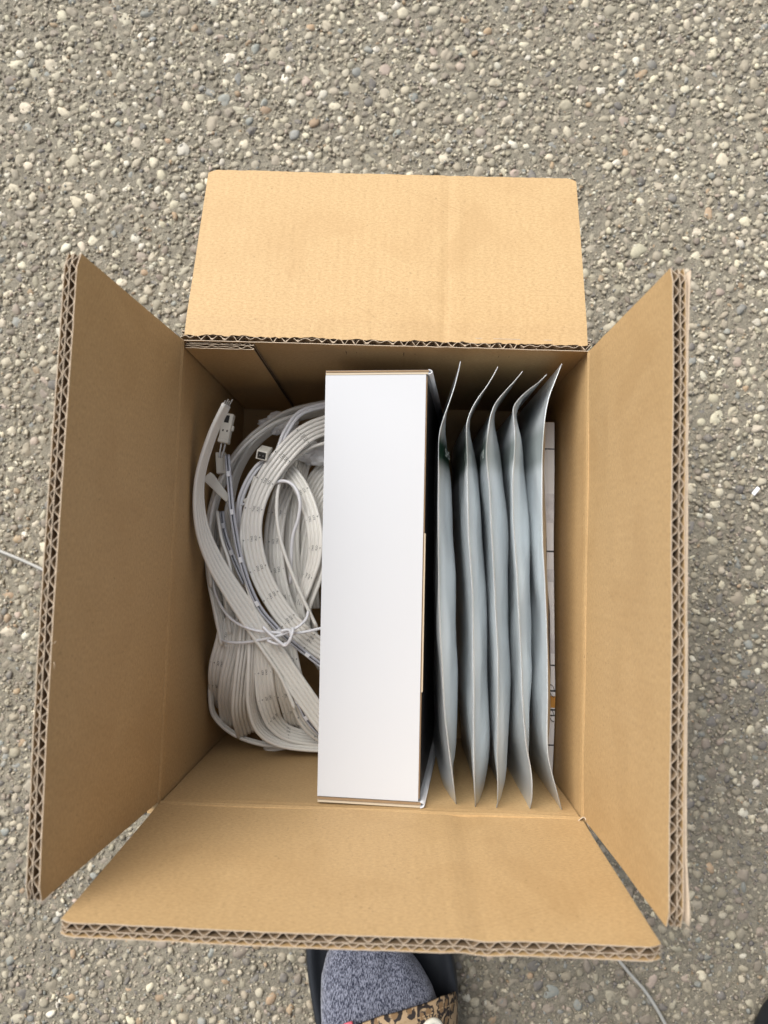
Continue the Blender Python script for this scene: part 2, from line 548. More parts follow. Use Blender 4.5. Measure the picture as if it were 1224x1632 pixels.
gxy = np.stack([rng.uniform(GX0, GX1, NG), rng.uniform(GY0, GY1, NG)], 1)
gxy = gxy[~((np.abs(gxy[:, 0]) < 138) & (np.abs(gxy[:, 1]) < 153))]
gr = rng.uniform(0.8, 2.2, len(gxy)) * rng.uniform(.8, 1.1, len(gxy))
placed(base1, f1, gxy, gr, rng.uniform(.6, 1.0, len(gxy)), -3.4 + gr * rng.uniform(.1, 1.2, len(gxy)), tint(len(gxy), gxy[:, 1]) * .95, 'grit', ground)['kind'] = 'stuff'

# ------------------------------------------------------------------ corrugated cardboard
W2, L2, RIM = 132.0, 147.5, 200.0
def sheet(name, mp, width, length, w0, w1, nu, nv, rag=(0.0, 0.0), seed=0, u0=0.0, edge=None):
    """a paper sheet between depths w0 and w1; mp maps (u, v, w) to millimetres"""
    verts, uvs, faces = [], [], []
    for w in (w0, w1):
        for j in range(nv + 1):
            for i in range(nu + 1):
                u = u0 + width * i / nu; v = length * j / nv
                if j == 0: v += rag[0] * (noise.noise((u * .23, seed, 1.3)) + .7 * noise.noise((u * .9, seed, 4.1)))
                if j == nv and rag[1]:                       # blunted corners
                    v -= 2.6 * max(0.0, 1 - min(u - u0, u0 + width - u) / 6.0) ** 1.5
                if j == nv: v += rag[1] * (noise.noise((u * .23, seed, 9.3)) + .7 * noise.noise((u * .9, seed, 2.1)))
                verts.append(mp(u, v, w)); uvs.append((u + seed * 37.0, v))
    n = (nu + 1) * (nv + 1)
    idx = lambda i, j, k: k * n + j * (nu + 1) + i
    for j in range(nv):
        for i in range(nu):
            faces.append((idx(i, j, 0), idx(i + 1, j, 0), idx(i + 1, j + 1, 0), idx(i, j + 1, 0)))
            faces.append((idx(i, j, 1), idx(i, j + 1, 1), idx(i + 1, j + 1, 1), idx(i + 1, j, 1)))
    for i in range(nu):
        faces.append((idx(i, 0, 0), idx(i, 0, 1), idx(i + 1, 0, 1), idx(i + 1, 0, 0)))
        faces.append((idx(i, nv, 0), idx(i + 1, nv, 0), idx(i + 1, nv, 1), idx(i, nv, 1)))
    nside = len(faces)
    for j in range(nv):
        faces.append((idx(0, j, 0), idx(0, j + 1, 0), idx(0, j + 1, 1), idx(0, j, 1)))
        faces.append((idx(nu, j, 0), idx(nu, j, 1), idx(nu, j + 1, 1), idx(nu, j + 1, 0)))
    me = mesh_mm(name, verts, faces, uvs)
    if edge:
        me.materials.append(M[edge[0]]); me.materials.append(M['flute'])
        for q_ in range(2 * nu * nv, len(faces)): me.polygons[q_].material_index = 1
    return me

def flute(name, mp, width, length, w0, w1, pitch, seed, nv=4, crush=0.0, u0=0.0, rag=0.25):
    per = 10
    nu = int(width / pitch * per)
    th = 0.18
    mid, amp = (w0 + w1) / 2, (w1 - w0) / 2 - 0.12
    cen = []
    for i in range(nu + 1):
        u = width * i / nu
        ph = 2 * math.pi * u / pitch + 1.7 * noise.noise((u * .035, seed, 0)) + 0.9 * noise.noise((u * .11, seed, 3))
        a = amp * (1 - crush * max(0, noise.noise((u * .06, seed, 8)) + .3))
        s = math.sin(ph)
        cen.append((u, mid + a * math.copysign(abs(s) ** .9, s) + 0.10 * noise.noise((u * .3, seed, 6))))
    verts, faces, uvs = [], [], []
    for j in range(nv + 1):
        for i, (u, w) in enumerate(cen):
            p, q = cen[max(i - 1, 0)], cen[min(i + 1, nu)]
            du, dw = q[0] - p[0], q[1] - p[1]; l = math.hypot(du, dw)
            for s in (1, -1):
                v = length * j / nv + (rag * noise.noise((u * .4, seed, 20)) - .15 if j == nv else 0) - (rag * noise.noise((u * .5, seed, 27)) - .1 if j == 0 else 0)
                if j == nv: v -= 2.6 * max(0.0, 1 - min(u, width - u) / 6.0) ** 1.5
                verts.append(mp(u0 + u - s * th * dw / l, v, w + s * th * du / l)); uvs.append((u, v))
    r = 2 * (nu + 1)
    for j in range(nv):
        for i in range(nu):
            a = j * r + 2 * i
            faces.append((a, a + 2, a + 2 + r, a + r)); faces.append((a + 1, a + 1 + r, a + 3 + r, a + 3))
    for i in range(nu):
        a = nv * r + 2 * i
        faces.append((a, a + 2, a + 3, a + 1)); a = 2 * i
        faces.append((a, a + 1, a + 3, a + 2))
    me = mesh_mm(name, verts, faces, uvs)
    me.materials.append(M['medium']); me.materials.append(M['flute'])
    for q_ in range(2 * nu * nv, len(faces)): me.polygons[q_].material_index = 1
    return me

def corrugated(name, mp, width, length, parent, seed, nu=40, nv=10, crush=.1, u0=0.0, rag=(0.3, 0.35), label=None, w=(0, .42, 3.5, 3.85, 6.05, 6.45), face='kraft'):
    """a double-wall panel: three liners and two fluted sheets"""
    p = adopt(link(name, sheet(name, mp, width, length, w[0], w[1], nu, nv, rag, seed, u0, (face,)), face, smooth=False), parent)
    if label: p['label'] = label
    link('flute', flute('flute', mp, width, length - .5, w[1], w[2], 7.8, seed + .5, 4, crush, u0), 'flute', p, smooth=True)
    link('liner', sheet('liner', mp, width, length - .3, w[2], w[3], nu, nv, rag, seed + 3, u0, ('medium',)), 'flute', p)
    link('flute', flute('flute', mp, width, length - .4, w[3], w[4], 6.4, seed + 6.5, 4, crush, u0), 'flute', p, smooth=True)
    link('liner', sheet('liner', mp, width, length, w[4], w[5], nu, nv, rag, seed + 9, u0, (face,)), face, p)
    return p

box = empty('cardboard_box', (0, 0, 0), 'open brown double-wall cardboard box with all four flaps up or folded back', 'cardboard box')

def bead(v):                                    # the pressed score line just under the rim
    return 0.9 * math.exp(-((v - 2.2) / 1.6) ** 2) - 0.5 * math.exp(-((v - 6.5) / 2.2) ** 2)
WH = RIM - 7.0                                  # inside height
def wall(name, mp, width, seed, u0=0.0):
    def m2(u, v, w):
        return mp(u, v, w - (bead(v) if w < 1 else 0) + 0.5 * noise.noise((u * .02, v * .02, seed)))
    bmv = sheet(name, m2, width, WH, 0, 6.4, 30, 74, (0, 0), seed, u0)
    return adopt(link(name, bmv, 'kraft', smooth=False), box)
wall('wall', lambda u, v, w: (-W2 - w, -L2 - 6.3 + u, RIM - v), 2 * L2 + 5.9, 1)
wall('wall', lambda u, v, w: (W2 + w, -L2 - 6.3 + u, RIM - v), 2 * L2 + 5.9, 2)
wall('wall', lambda u, v, w: (-W2 + 1.0 + u, -L2 - w, RIM - v), 2 * W2 - 2.0, 3)
corrugated('wall', lambda u, v, w: (-W2 - 1.5 + u, L2 + w - (0.8 * math.exp(-(v / 2.5) ** 2) if w < 1 else 0), RIM - 1.2 - v - 1.6 * (w > 3)), 2 * W2 + 3.0, WH, box, 4, crush=.9, rag=(1.1, 0), label='back wall with its fluting torn open along the crease')
adopt(link('bottom_panel', box_mesh('bottom_panel', (-W2 - 6, -L2 - 6, 0.2), (W2 + 6, L2 + 6, 6.6), 0.6), 'kraft'), box)

FL = 131.7
def flap_map(origin, eu, ev, ew, warp):
    o_, a, b, c_ = (np.array(q, float) for q in (origin, eu, ev, ew))
    def f(u, v, w):
        p = o_ + a * u + b * v + c_ * (w + warp(u, v))
        return (p[0], p[1], p[2])
    return f
def ang(a, out):                                # a flap direction from its opening angle
    r = math.radians(a)
    o_ = np.array(out, float)
    ev = o_ * math.cos(r) + np.array((0, 0, math.sin(r)))
    ew = o_ * math.sin(r) - np.array((0, 0, math.cos(r)))
    return ev, ew
g3 = lambda x, c, s: math.exp(-((x - c) / s) ** 2)
# left flap
ev, ew = ang(86.3, (-1, 0, 0))
corrugated('flap', flap_map((-W2 - .3, -L2 + 0.3, RIM), (0, 1, 0), ev, ew, lambda u, v: -0.7 * g3(v, 2.2, 1.8) + 0.9 * noise.noise((u * .012, v * .012, 1)) + .9 * (v / FL) ** 2 * math.sin(u / 295 * 3.1)), 2 * L2 - .6, FL, box, 11, crush=.45)
# right flap
ev, ew = ang(89.2, (1, 0, 0))
corrugated('flap', flap_map((W2 + .3, -L2 + 0.3, RIM), (0, 1, 0), ev, ew, lambda u, v: -0.7 * g3(v, 2.2, 1.8) + 0.9 * noise.noise((u * .012, v * .012, 7)) - .3 * g3(v + u * .22, 90, 5)), 2 * L2 - .6, FL, box, 12, crush=.35)
# front flap (nearest the foot), with a fold running across it
ev, ew = ang(87.1, (0, -1, 0))
corrugated('flap', flap_map((-W2 + .5, -L2 - .3, RIM), (1, 0, 0), ev, ew, lambda u, v: -0.7 * g3(v, 2.2, 1.8) + 1.1 * noise.noise((u * .012, v * .014, 13)) + .75 * g3(u, 190 - .02 * v, 7) - .3 * g3(u, 178 - .02 * v, 5) + .12 * g3(u, 62, 5)), 2 * W2 - 1.0, FL, box, 13, crush=.2, nu=80)
# back flap folded outwards and down
ev, ew = ang(-16.0, (0, 1, 0))
corrugated('flap', flap_map((-W2 + 0.8, L2 + 3.4, RIM - .6), (1, 0, 0), ev, ew, lambda u, v: 0.8 * noise.noise((u * .013, v * .013, 21)) + .38 * g3(u, 170 + .02 * v, 3.0) - .12 * g3(u, 177, 5) + .10 * g3(u, 124, 4) + 1.2 * g3(v, 0, 3)), 2 * W2 - 1.6, 137.5, box, 14, crush=.25, nu=110, rag=(1.4, .5), label='flap folded back and down over the far side')
# glue tab inside the far wall
corrugated('glue_tab', lambda u, v, w: (-W2 + 1.5 + u, L2 - 5.2 + w * .74, RIM - 3.0 - v), 45, WH - 4, box, 15, crush=.95, nu=16, rag=(1.0, 0), label='glue tab with its crushed cut edge showing')
# torn scrap at the near right corner
pts = cr([(127.2, -148.8, 201), (131.4, -144.6, 204), (134.3, -149.8, 206), (138.1, -155.6, 205)], 8)
vs, fs = [], []
for i, p in enumerate(pts):
    hgt = 4.5 * math.sin(math.pi * (i + 2) / (len(pts) + 3))
    vs += [tuple(p), (p[0] + .6 + .4 * noise.noise((i * .7, 0, 0)), p[1] - 1.2, p[2] - hgt)]
for i in range(len(pts) - 1): fs.append((2 * i, 2 * i + 2, 2 * i + 3, 2 * i + 1))
me = mesh_mm('torn_corner', vs, fs)
o = adopt(link('torn_corner', me, 'flute', smooth=True), box)
sm = o.modifiers.new('thickness', 'SOLIDIFY'); sm.thickness = .0006
# loosened outer liner along the right flap
vs, fs = [], []
for i in range(61):
    y = -L2 + 2 + (2 * L2 - 4) * i / 60
    k = i / 60
    lift = -.3 + .8 * max(0, noise.noise((k * 4, 2, 2)) + .25) + 1.6 * g3(k, .02, .05) + 1.0 * g3(k, 1, .08)
    zt = RIM + FL + .4 * noise.noise((k * 30, 1, 1)) - 1.0 * abs(noise.noise((k * 12, 6, 1)))
    vs += [(W2 + 2.2 + 6.9 + lift, y, zt), (W2 + 8.0 + lift * .5, y, zt - 22), (W2 + 7.2, y, zt - 50)]
for i in range(60):
    for j in (0, 1): fs.append((3 * i + j, 3 * i + 3 + j, 3 * i + 4 + j, 3 * i + 1 + j))
o = adopt(link('peeled_liner', mesh_mm('peeled_liner', vs, fs), 'flute', smooth=True), box)
sm = o.modifiers.new('thickness', 'SOLIDIFY'); sm.thickness = .0004
# paper fibres at the cut edges
def fibres():
    bm_v, bm_f = [], []
    def fib(p, d, ln):
        n0 = len(bm_v)
        d = Vector(d).normalized(); sd_ = d.cross(Vector((.3, .2, 1))).normalized() * .12
        p = Vector(p); bend = Vector((random.gauss(0, 1), random.gauss(0, 1), random.gauss(0, .5))) * ln * .35
        for k in range(4):
            f = k / 3
            c_ = p + d * ln * f + bend * f * f
            bm_v.extend([c_ - sd_ * (1 - f * .7), c_ + sd_ * (1 - f * .7)])
        for k in range(3): bm_f.append((n0 + 2 * k, n0 + 2 * k + 1, n0 + 2 * k + 3, n0 + 2 * k + 2))
    for _ in range(70):
        e = random.choice('lrrbc')
        k = random.random()
        if e == 'l': fib((-140.5 - random.uniform(0, 6.5), -L2 + 2 * L2 * k, RIM + 131), (random.gauss(-.4, .6), random.gauss(0, 1), random.gauss(.2, .4)), random.uniform(1.5, 4))
        elif e == 'r': fib((134 + random.uniform(2, 8), -L2 + 2 * L2 * (k * .35 if random.random() < .6 else k), RIM + 131), (random.gauss(.6, .6), random.gauss(0, 1), random.gauss(.2, .4)), random.uniform(2, 6))
        elif e == 'b': fib((-W2 + 2 * W2 * k, -154.2 - random.uniform(3, 6.5), RIM + 131), (random.gauss(0, 1), -.5, random.gauss(0, .4)), random.uniform(1, 3))
        else: fib((-W2 + 2 * W2 * k, L2 + random.uniform(0, 3), RIM - .5), (random.gauss(0, 1), random.gauss(0, .7), .4), random.uniform(1, 3))
    return mesh_mm('paper_fibres', bm_v, bm_f)
adopt(link('paper_fibres', fibres(), 'flute'), box)['kind'] = 'stuff'

# ------------------------------------------------------------------ white carton, leaning a little
def carton():
    root = empty('white_carton', (25, -8, 6.6), 'long narrow white carton with a black side, standing between the cables and the pouches', 'carton')
    Z1 = 192.0
    # outline of the top face and of the foot it stands on
    A, B_, C_, D = (-38.5, 129.0), (28.5, 131.5), (31.2, -146.0), (-33.5, -144.6)
    sx = 22.0                                                    # sideways lean from top to foot
    def at(cx, cy, z):                                           # cx 0..1 left-right, cy 0..1 far-near
        l = (A[0] + (D[0] - A[0]) * cy, A[1] + (D[1] - A[1]) * cy); r = (B_[0] + (C_[0] - B_[0]) * cy, B_[1] + (C_[1] - B_[1]) * cy)
        k = (Z1 - z) / (Z1 - 7.0)
        ty = -3.0 * (cy - .5) * 2 * k * -1
        return (l[0] + (r[0] - l[0]) * cx + sx * k, l[1] + (r[1] - l[1]) * cx + ty * 0.6, z)
    def slab(name, c0, c1, y0, y1, z0, z1, mat, bev=.25, lab=None, parent=root, sub=10, sag=0.0):
        def fn(p):
            q = at(p[0], p[1], p[2] + sag * math.sin(math.pi * min(1, max(0, p[1]))) * math.sin(math.pi * min(1, max(0, p[0]))))
            return q
        bm = bmesh.new()
        bmesh.ops.create_grid(bm, x_segments=6, y_segments=sub, size=.5)
        top = [v for v in bm.verts]
        r_ = bmesh.ops.extrude_face_region(bm, geom=list(bm.faces))
        ex = [g for g in r_['geom'] if isinstance(g, bmesh.types.BMVert)]
        for v in bm.verts:
            v.co.x = c0 + (v.co.x + .5) * (c1 - c0); v.co.y = y0 + (v.co.y + .5) * (y1 - y0); v.co.z = z0
        for v in ex: v.co.z = z1
        bmesh.ops.recalc_face_normals(bm, faces=list(bm.faces))
        for v in bm.verts: v.co = Vector(fn(v.co)) * S
        me = bpy.data.meshes.new(name); bm.to_mesh(me); bm.free()
        o = adopt(link(name, me, mat), root) if parent is root else link(name, me, mat, parent)
        if lab: o['label'] = lab
        return o
    e = .0062
    slab('top_panel', 0, .985, .004, .990, Z1 - 1.4, Z1, 'white_card', sag=.7)
    # side walls
    slab('side_panel', 0.001, .022, .006, .988, 7, Z1 - 1.45, 'white_card')
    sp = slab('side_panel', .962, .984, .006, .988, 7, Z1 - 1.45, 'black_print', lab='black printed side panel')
    slab('card_edge', .986, .996, .008, .985, Z1 - 4.5, Z1 - .7, 'brown_card', parent=sp)
    slab('edge_strip', .9965, 1.008, .38, .745, Z1 - 3.5, Z1 - .35, 'cream_card', parent=sp)
    # folded end walls: white outside, brown cut edge on top
    for y0, y1, ym in ((-.0085, .0025, -.0035), (.9915, 1.0050, .9985)):
        ep = slab('end_panel', -.002, 1.012, y0, y1, 7, Z1 - 1.3, 'white_card')
        slab('fold_edge', .0, 1.012, y0 + .001, ym, Z1 - 1.28, Z1 - .5, 'brown_card', parent=ep)
        slab('fold_edge', .0, 1.002, ym + .0012, y1 - .0004, Z1 - 1.28, Z1 - .75, 'cream_card', parent=ep)
        # rolled corner where the end panel turns into the side
        cx_, cy_, _ = at(1.012, (y0 + y1) / 2, Z1)
        th = abs(y1 - y0) * 277 / 2
        pth = []
        for k in range(13):
            a_ = -math.pi / 2 + math.pi * k / 12
            pth.append((cx_ + 2.4 * math.cos(a_) - .3, cy_ + th * .86 * math.sin(a_)))
        vs, fs = [], []
        for (px_, py_) in pth:
            vs += [(px_, py_, Z1 - .5), (px_ + sx, py_, 8)]
        for k in range(12): fs.append((2 * k, 2 * k + 2, 2 * k + 3, 2 * k + 1))
        o = link('rolled_corner', mesh_mm('rolled_corner', vs, fs), 'white_card', ep, smooth=True)
        md = o.modifiers.new('thickness', 'SOLIDIFY'); md.thickness = .0009; md.offset = 0
    return root
carton()

# ------------------------------------------------------------------ silver pouches
POUCHES = [
    [(50, 140.1, 191, 49.7, 50.3, 0), (49.1, 135, 191, 48.5, 49.1, 0), (47.5, 127.4, 191, 46.8, 47.5, 0), (45.3, 119, 191, 44.7, 45.5, 0), (42.6, 110.6, 191, 42.4, 44.1, 0), (39.9, 102.2, 191, 40.7, 44, 0), (37.7, 93.8, 191, 40, 45.2, 0), (37.1, 85.5, 191, 39.9, 46.7, 1), (37.2, 77.2, 191, 39.9, 48, 1), (37.4, 69, 191, 39.9, 49, 0), (37.6, 60.8, 191, 39.9, 49.7, 0), (37.8, 52.6, 191, 39.9, 50.3, 0), (38, 44.4, 191, 39.8, 50.8, 0), (38.2, 36.2, 191, 39.8, 51.3, 0), (38.4, 28.1, 191, 39.8, 51.8, 0), (38.7, 20, 191, 39.9, 52.5, 0), (38.9, 11.9, 191, 40.1, 53.2, 0), (39.2, 3.8, 191, 40.4, 53.8, 0), (39.5, -4.3, 191, 40.6, 54.3, 0), (39.7, -12.3, 191, 40.8, 54.7, 0), (40.2, -20.4, 191, 41, 55.2, 0), (40.7, -28.4, 191, 41.2, 55.7, 0), (41.2, -36.3, 191, 41.5, 56.2, 0), (41.8, -44.3, 191, 41.7, 56.7, 0), (42.5, -52.2, 191, 41.9, 57.1, 0), (43.2, -60.1, 191, 42.1, 57.4, 0), (43.8, -68, 191, 42.4, 57.8, 0), (44.5, -75.9, 191, 42.8, 58.2, 0), (45.2, -83.8, 191, 43.3, 58.6, 0), (46, -91.6, 191, 43.8, 58.9, 0), (47.2, -99.4, 191, 44.6, 58.9, 0), (48.8, -109.8, 191, 45.6, 58.5, 0), (50, -117.6, 191, 46.9, 57.9, 0), (51.3, -125.3, 191, 47.9, 56.5, 0), (52.4, -131.9, 190.8, 48.2, 53.8, 0), (53.3, -137, 189.3, 47.9, 50.6, 0), (54, -140.8, 187.3, 47.9, 48.9, 0), (54.6, -143.8, 185, 48.3, 48.9, 0), (55.2, -146.7, 182.3, 48.9, 49.5, 0), (55.8, -149.4, 178.9, 49.5, 50, 0), (56.2, -151.2, 176, 49.9, 50.5, 0), (56.7, -152.9, 172, 50.4, 51, 0)],
    [(74.6, 137.2, 191, 74.3, 74.9, 0), (72.2, 132.1, 191, 71.1, 71.7, 0), (67.8, 124.4, 191, 67, 67.5, 0), (62, 115.9, 191, 62.5, 63.2, 0), (57.6, 107.5, 191, 59.5, 61, 0), (55.2, 99.1, 191, 58.3, 61.9, 0), (55, 90.8, 191, 57.7, 64.3, 1), (55.5, 82.5, 191, 56.9, 66.7, 1), (55.9, 74.3, 191, 56.2, 68.4, 1), (56.2, 66, 191, 55.9, 69.6, 0), (56.6, 57.8, 191, 55.8, 70.6, 0), (56.9, 49.7, 191, 56, 71.5, 0), (57.3, 41.5, 191, 56.4, 72.3, 0), (57.7, 33.3, 191, 57, 73, 0), (58.1, 25.2, 191, 57.8, 73.7, 0), (58.9, 17.1, 191, 58.6, 74.4, 0), (59.6, 9.1, 191, 59.5, 75, 0), (60.3, 1, 191, 60.4, 75.5, 0), (61.1, -7, 191, 61.3, 76, 0), (61.6, -15.1, 191, 62, 76.4, 0), (61.9, -23.1, 191, 62.5, 76.9, 0), (62.3, -31.1, 191, 62.7, 77.4, 0), (62.6, -39, 191, 62.8, 77.9, 0), (62.9, -47, 191, 62.8, 78.5, 0), (63.1, -54.9, 191, 62.8, 79.1, 0), (63.4, -62.8, 191, 62.8, 79.6, 0), (63.7, -70.7, 191, 62.8, 80, 0), (63.9, -78.6, 191, 63, 80.3, 0), (64, -86.5, 191, 63.2, 80.6, 0), (64.2, -94.3, 191, 63.8, 80.8, 0), (64.5, -102.2, 191, 64.6, 80.9, 0), (64.8, -113.1, 191, 65.8, 80.8, 0), (65.1, -120.9, 191, 67.2, 80.4, 0), (65.4, -128.6, 191, 68.8, 79.8, 0), (65.8, -135.3, 190.8, 70.1, 79, 0), (66.3, -140.4, 189.3, 71.1, 78.3, 0), (66.8, -144.1, 187.3, 71.7, 77.8, 0), (67.1, -147.2, 185, 72.1, 77.3, 0), (67.4, -150.1, 182.3, 72.5, 76.2, 0), (67.7, -152.8, 178.9, 73, 74.9, 0), (68.1, -154.6, 176, 73.5, 74.3, 0), (68.6, -156.4, 172, 74, 74.6, 0)],
    [(90.7, 134.6, 191, 90.4, 91, 0), (86.8, 129.4, 191, 85.6, 86.2, 0), (80.2, 121.7, 191, 80.5, 81.5, 0), (73.7, 113.2, 191, 76.1, 78.7, 0), (70.6, 104.8, 191, 73.2, 79.2, 0), (69.4, 96.4, 191, 71.5, 81.5, 0), (68.4, 88.1, 191, 70.6, 83.7, 1), (68, 79.8, 191, 70.3, 85.4, 1), (68.9, 71.6, 191, 70.3, 86.6, 0), (69.9, 63.4, 191, 70.7, 87.4, 0), (70.9, 55.3, 191, 71.5, 88.1, 0), (71.5, 47.1, 191, 72.5, 88.6, 0), (72, 39, 191, 73.3, 89.1, 0), (72.6, 30.8, 191, 74.1, 89.6, 0), (73.2, 22.7, 191, 74.8, 90.1, 0), (73.9, 14.6, 191, 75.6, 90.6, 0), (74.5, 6.6, 191, 76.2, 91.1, 0), (75.1, -1.5, 191, 76.8, 91.6, 0), (75.7, -9.5, 191, 77.1, 92, 0), (76.2, -17.5, 191, 77.4, 92.4, 0), (76.8, -25.5, 191, 77.8, 92.8, 0), (77.4, -33.5, 191, 78.2, 93.1, 0), (78, -41.4, 191, 78.6, 93.4, 0), (78.6, -49.4, 191, 79, 93.7, 0), (78.8, -57.3, 191, 79.4, 93.9, 0), (78.9, -65.2, 191, 79.9, 94.1, 0), (79.1, -73.1, 191, 80.3, 94.2, 0), (79.2, -81, 191, 80.7, 94.2, 0), (79.3, -88.8, 191, 81.1, 94.3, 0), (79.4, -96.7, 191, 81.5, 94.3, 0), (79.5, -104.5, 191, 82, 94.2, 0), (79.5, -113.5, 191, 82.7, 94, 0), (79.8, -121.3, 191, 83.6, 93.6, 0), (80.2, -129, 191, 85, 93.1, 0), (80.4, -135.7, 190.8, 86.4, 92.4, 0), (80.6, -140.8, 189.3, 87.5, 91.8, 0), (80.9, -144.6, 187.3, 88.3, 91, 0), (80.6, -147.7, 185, 88.8, 90.2, 0), (80.5, -150.6, 182.3, 89.3, 90.1, 0), (80.5, -153.3, 178.9, 89.9, 90.4, 0), (80.7, -155.1, 176, 90.4, 91, 0), (81.2, -156.9, 172, 91, 91.6, 0)],
    [(106.6, 133, 191, 106.3, 106.9, 0), (101.6, 127.8, 191, 100.2, 100.8, 0), (92.2, 120, 191, 94.5, 95.7, 0), (85.7, 111.5, 191, 90.6, 94, 0), (85.7, 103.2, 191, 88.4, 95.6, 0), (86.5, 94.9, 191, 87.1, 98, 0), (86.7, 86.6, 191, 86.8, 99.7, 1), (86.4, 78.4, 191, 87.3, 100.9, 1), (86, 70.1, 191, 88.4, 102.1, 0), (85.8, 61.9, 191, 89.4, 103.1, 0), (85.9, 53.7, 191, 90.1, 104, 0), (86.3, 45.6, 191, 90.6, 104.7, 0), (86.6, 37.4, 191, 91, 105.3, 0), (87.3, 29.3, 191, 91.3, 105.8, 0), (88, 21.2, 191, 91.5, 106.4, 0), (88.7, 13.1, 191, 91.8, 106.9, 0), (89.4, 5.1, 191, 92.1, 107.4, 0), (90.1, -3, 191, 92.3, 107.8, 0), (90.6, -11, 191, 92.6, 108.1, 0), (91.2, -19, 191, 92.9, 108.3, 0), (91.8, -27, 191, 93.3, 108.6, 0), (92.3, -34.9, 191, 93.7, 108.8, 0), (92.9, -42.9, 191, 94.1, 108.9, 0), (93.4, -50.8, 191, 94.5, 109, 0), (94, -58.7, 191, 94.8, 109.1, 0), (94.3, -66.6, 191, 95.1, 109.1, 0), (94.7, -74.5, 191, 95.3, 109, 0), (95.3, -82.4, 191, 95.6, 108.9, 0), (96, -90.2, 191, 95.9, 108.7, 0), (96.8, -98, 191, 96.3, 108.3, 0), (97.8, -105.8, 191, 96.9, 107.6, 0), (99.2, -112.8, 191, 97.8, 105.8, 0), (100.9, -120.5, 191, 99.3, 103.5, 0), (101.9, -128.2, 191, 100.8, 102.3, 0), (102.1, -134.9, 190.8, 101.6, 102.3, 0), (102.3, -140, 189.3, 101.9, 102.5, 0), (102.2, -143.8, 187.3, 101.9, 102.5, 0), (102.2, -146.9, 185, 102, 102.5, 0), (102.3, -149.8, 182.3, 102.1, 102.7, 0), (102.7, -152.5, 178.9, 102.4, 103, 0), (103.1, -154.3, 176, 102.9, 103.5, 0), (103.8, -156.1, 172, 103.5, 104.1, 0)],
    [(116.5, 140.4, 191, 116.2, 116.8, 0), (114.7, 135.4, 191, 114.1, 114.6, 0), (111.9, 127.8, 191, 111.4, 112.1, 0), (108.9, 119.3, 191, 108.2, 110.2, 0), (107, 110.9, 191, 104.9, 110.6, 0), (105.9, 102.6, 191, 102.5, 113, 0), (105.3, 94.3, 191, 101.3, 114.7, 1), (104.9, 86, 191, 101.2, 115.1, 1), (104.7, 77.8, 191, 101.8, 115, 1), (104.8, 69.5, 191, 102.5, 115, 0), (104.9, 61.3, 191, 103.5, 115, 0), (105.1, 53.2, 191, 104.5, 115.1, 0), (105.2, 45, 191, 105.2, 115.3, 0), (105.5, 36.9, 191, 105.8, 115.6, 0), (105.8, 28.7, 191, 106.2, 115.9, 0), (106.1, 20.6, 191, 106.6, 116.2, 0), (106.7, 12.6, 191, 107.1, 116.7, 0), (107.3, 4.5, 191, 107.5, 117.2, 0), (107.9, -3.5, 191, 107.8, 117.9, 0), (108.3, -11.5, 191, 108.2, 118.6, 0), (108.8, -19.5, 191, 108.5, 119.2, 0), (109.3, -27.5, 191, 108.7, 119.5, 0), (109.6, -35.5, 191, 108.9, 119.7, 0), (110, -43.4, 191, 109, 120, 0), (110.3, -51.4, 191, 109.2, 120.3, 0), (110.5, -59.3, 191, 109.3, 120.5, 0), (110.7, -67.2, 191, 109.5, 120.7, 0), (110.9, -75.1, 191, 109.7, 120.8, 0), (110.9, -82.9, 191, 110, 121, 0), (110.9, -90.8, 191, 110.4, 121, 0), (111, -98.6, 191, 110.8, 120.9, 0), (111.3, -106.4, 191, 111.4, 120.4, 0), (111.9, -112.8, 191, 112.3, 118.8, 0), (113.6, -120.5, 191, 113.7, 116.9, 0), (115.8, -128.2, 191, 115.5, 116.6, 0), (117.8, -134.8, 190.8, 117.3, 118, 0), (119.5, -139.8, 189.3, 119, 119.6, 0), (120.9, -143.6, 187.3, 120.5, 121.1, 0), (122.1, -146.6, 185, 121.6, 122.3, 0), (123, -149.5, 182.3, 122.7, 123.3, 0), (123.9, -152.2, 178.9, 123.5, 124.2, 0), (124.6, -154, 176, 124.4, 125, 0), (125.6, -155.8, 172, 125.3, 125.9, 0)]]
POUCH_LABELS = ['silver pouch nearest the white carton, white lettering on its green band',
                'second silver pouch from the white carton', 'middle one of the five silver pouches',
                'fourth silver pouch from the white carton, its near end curling right',
                'last silver pouch from the carton, beside the folded leaflet']
TXT = text_mesh('SHS', 8.0)
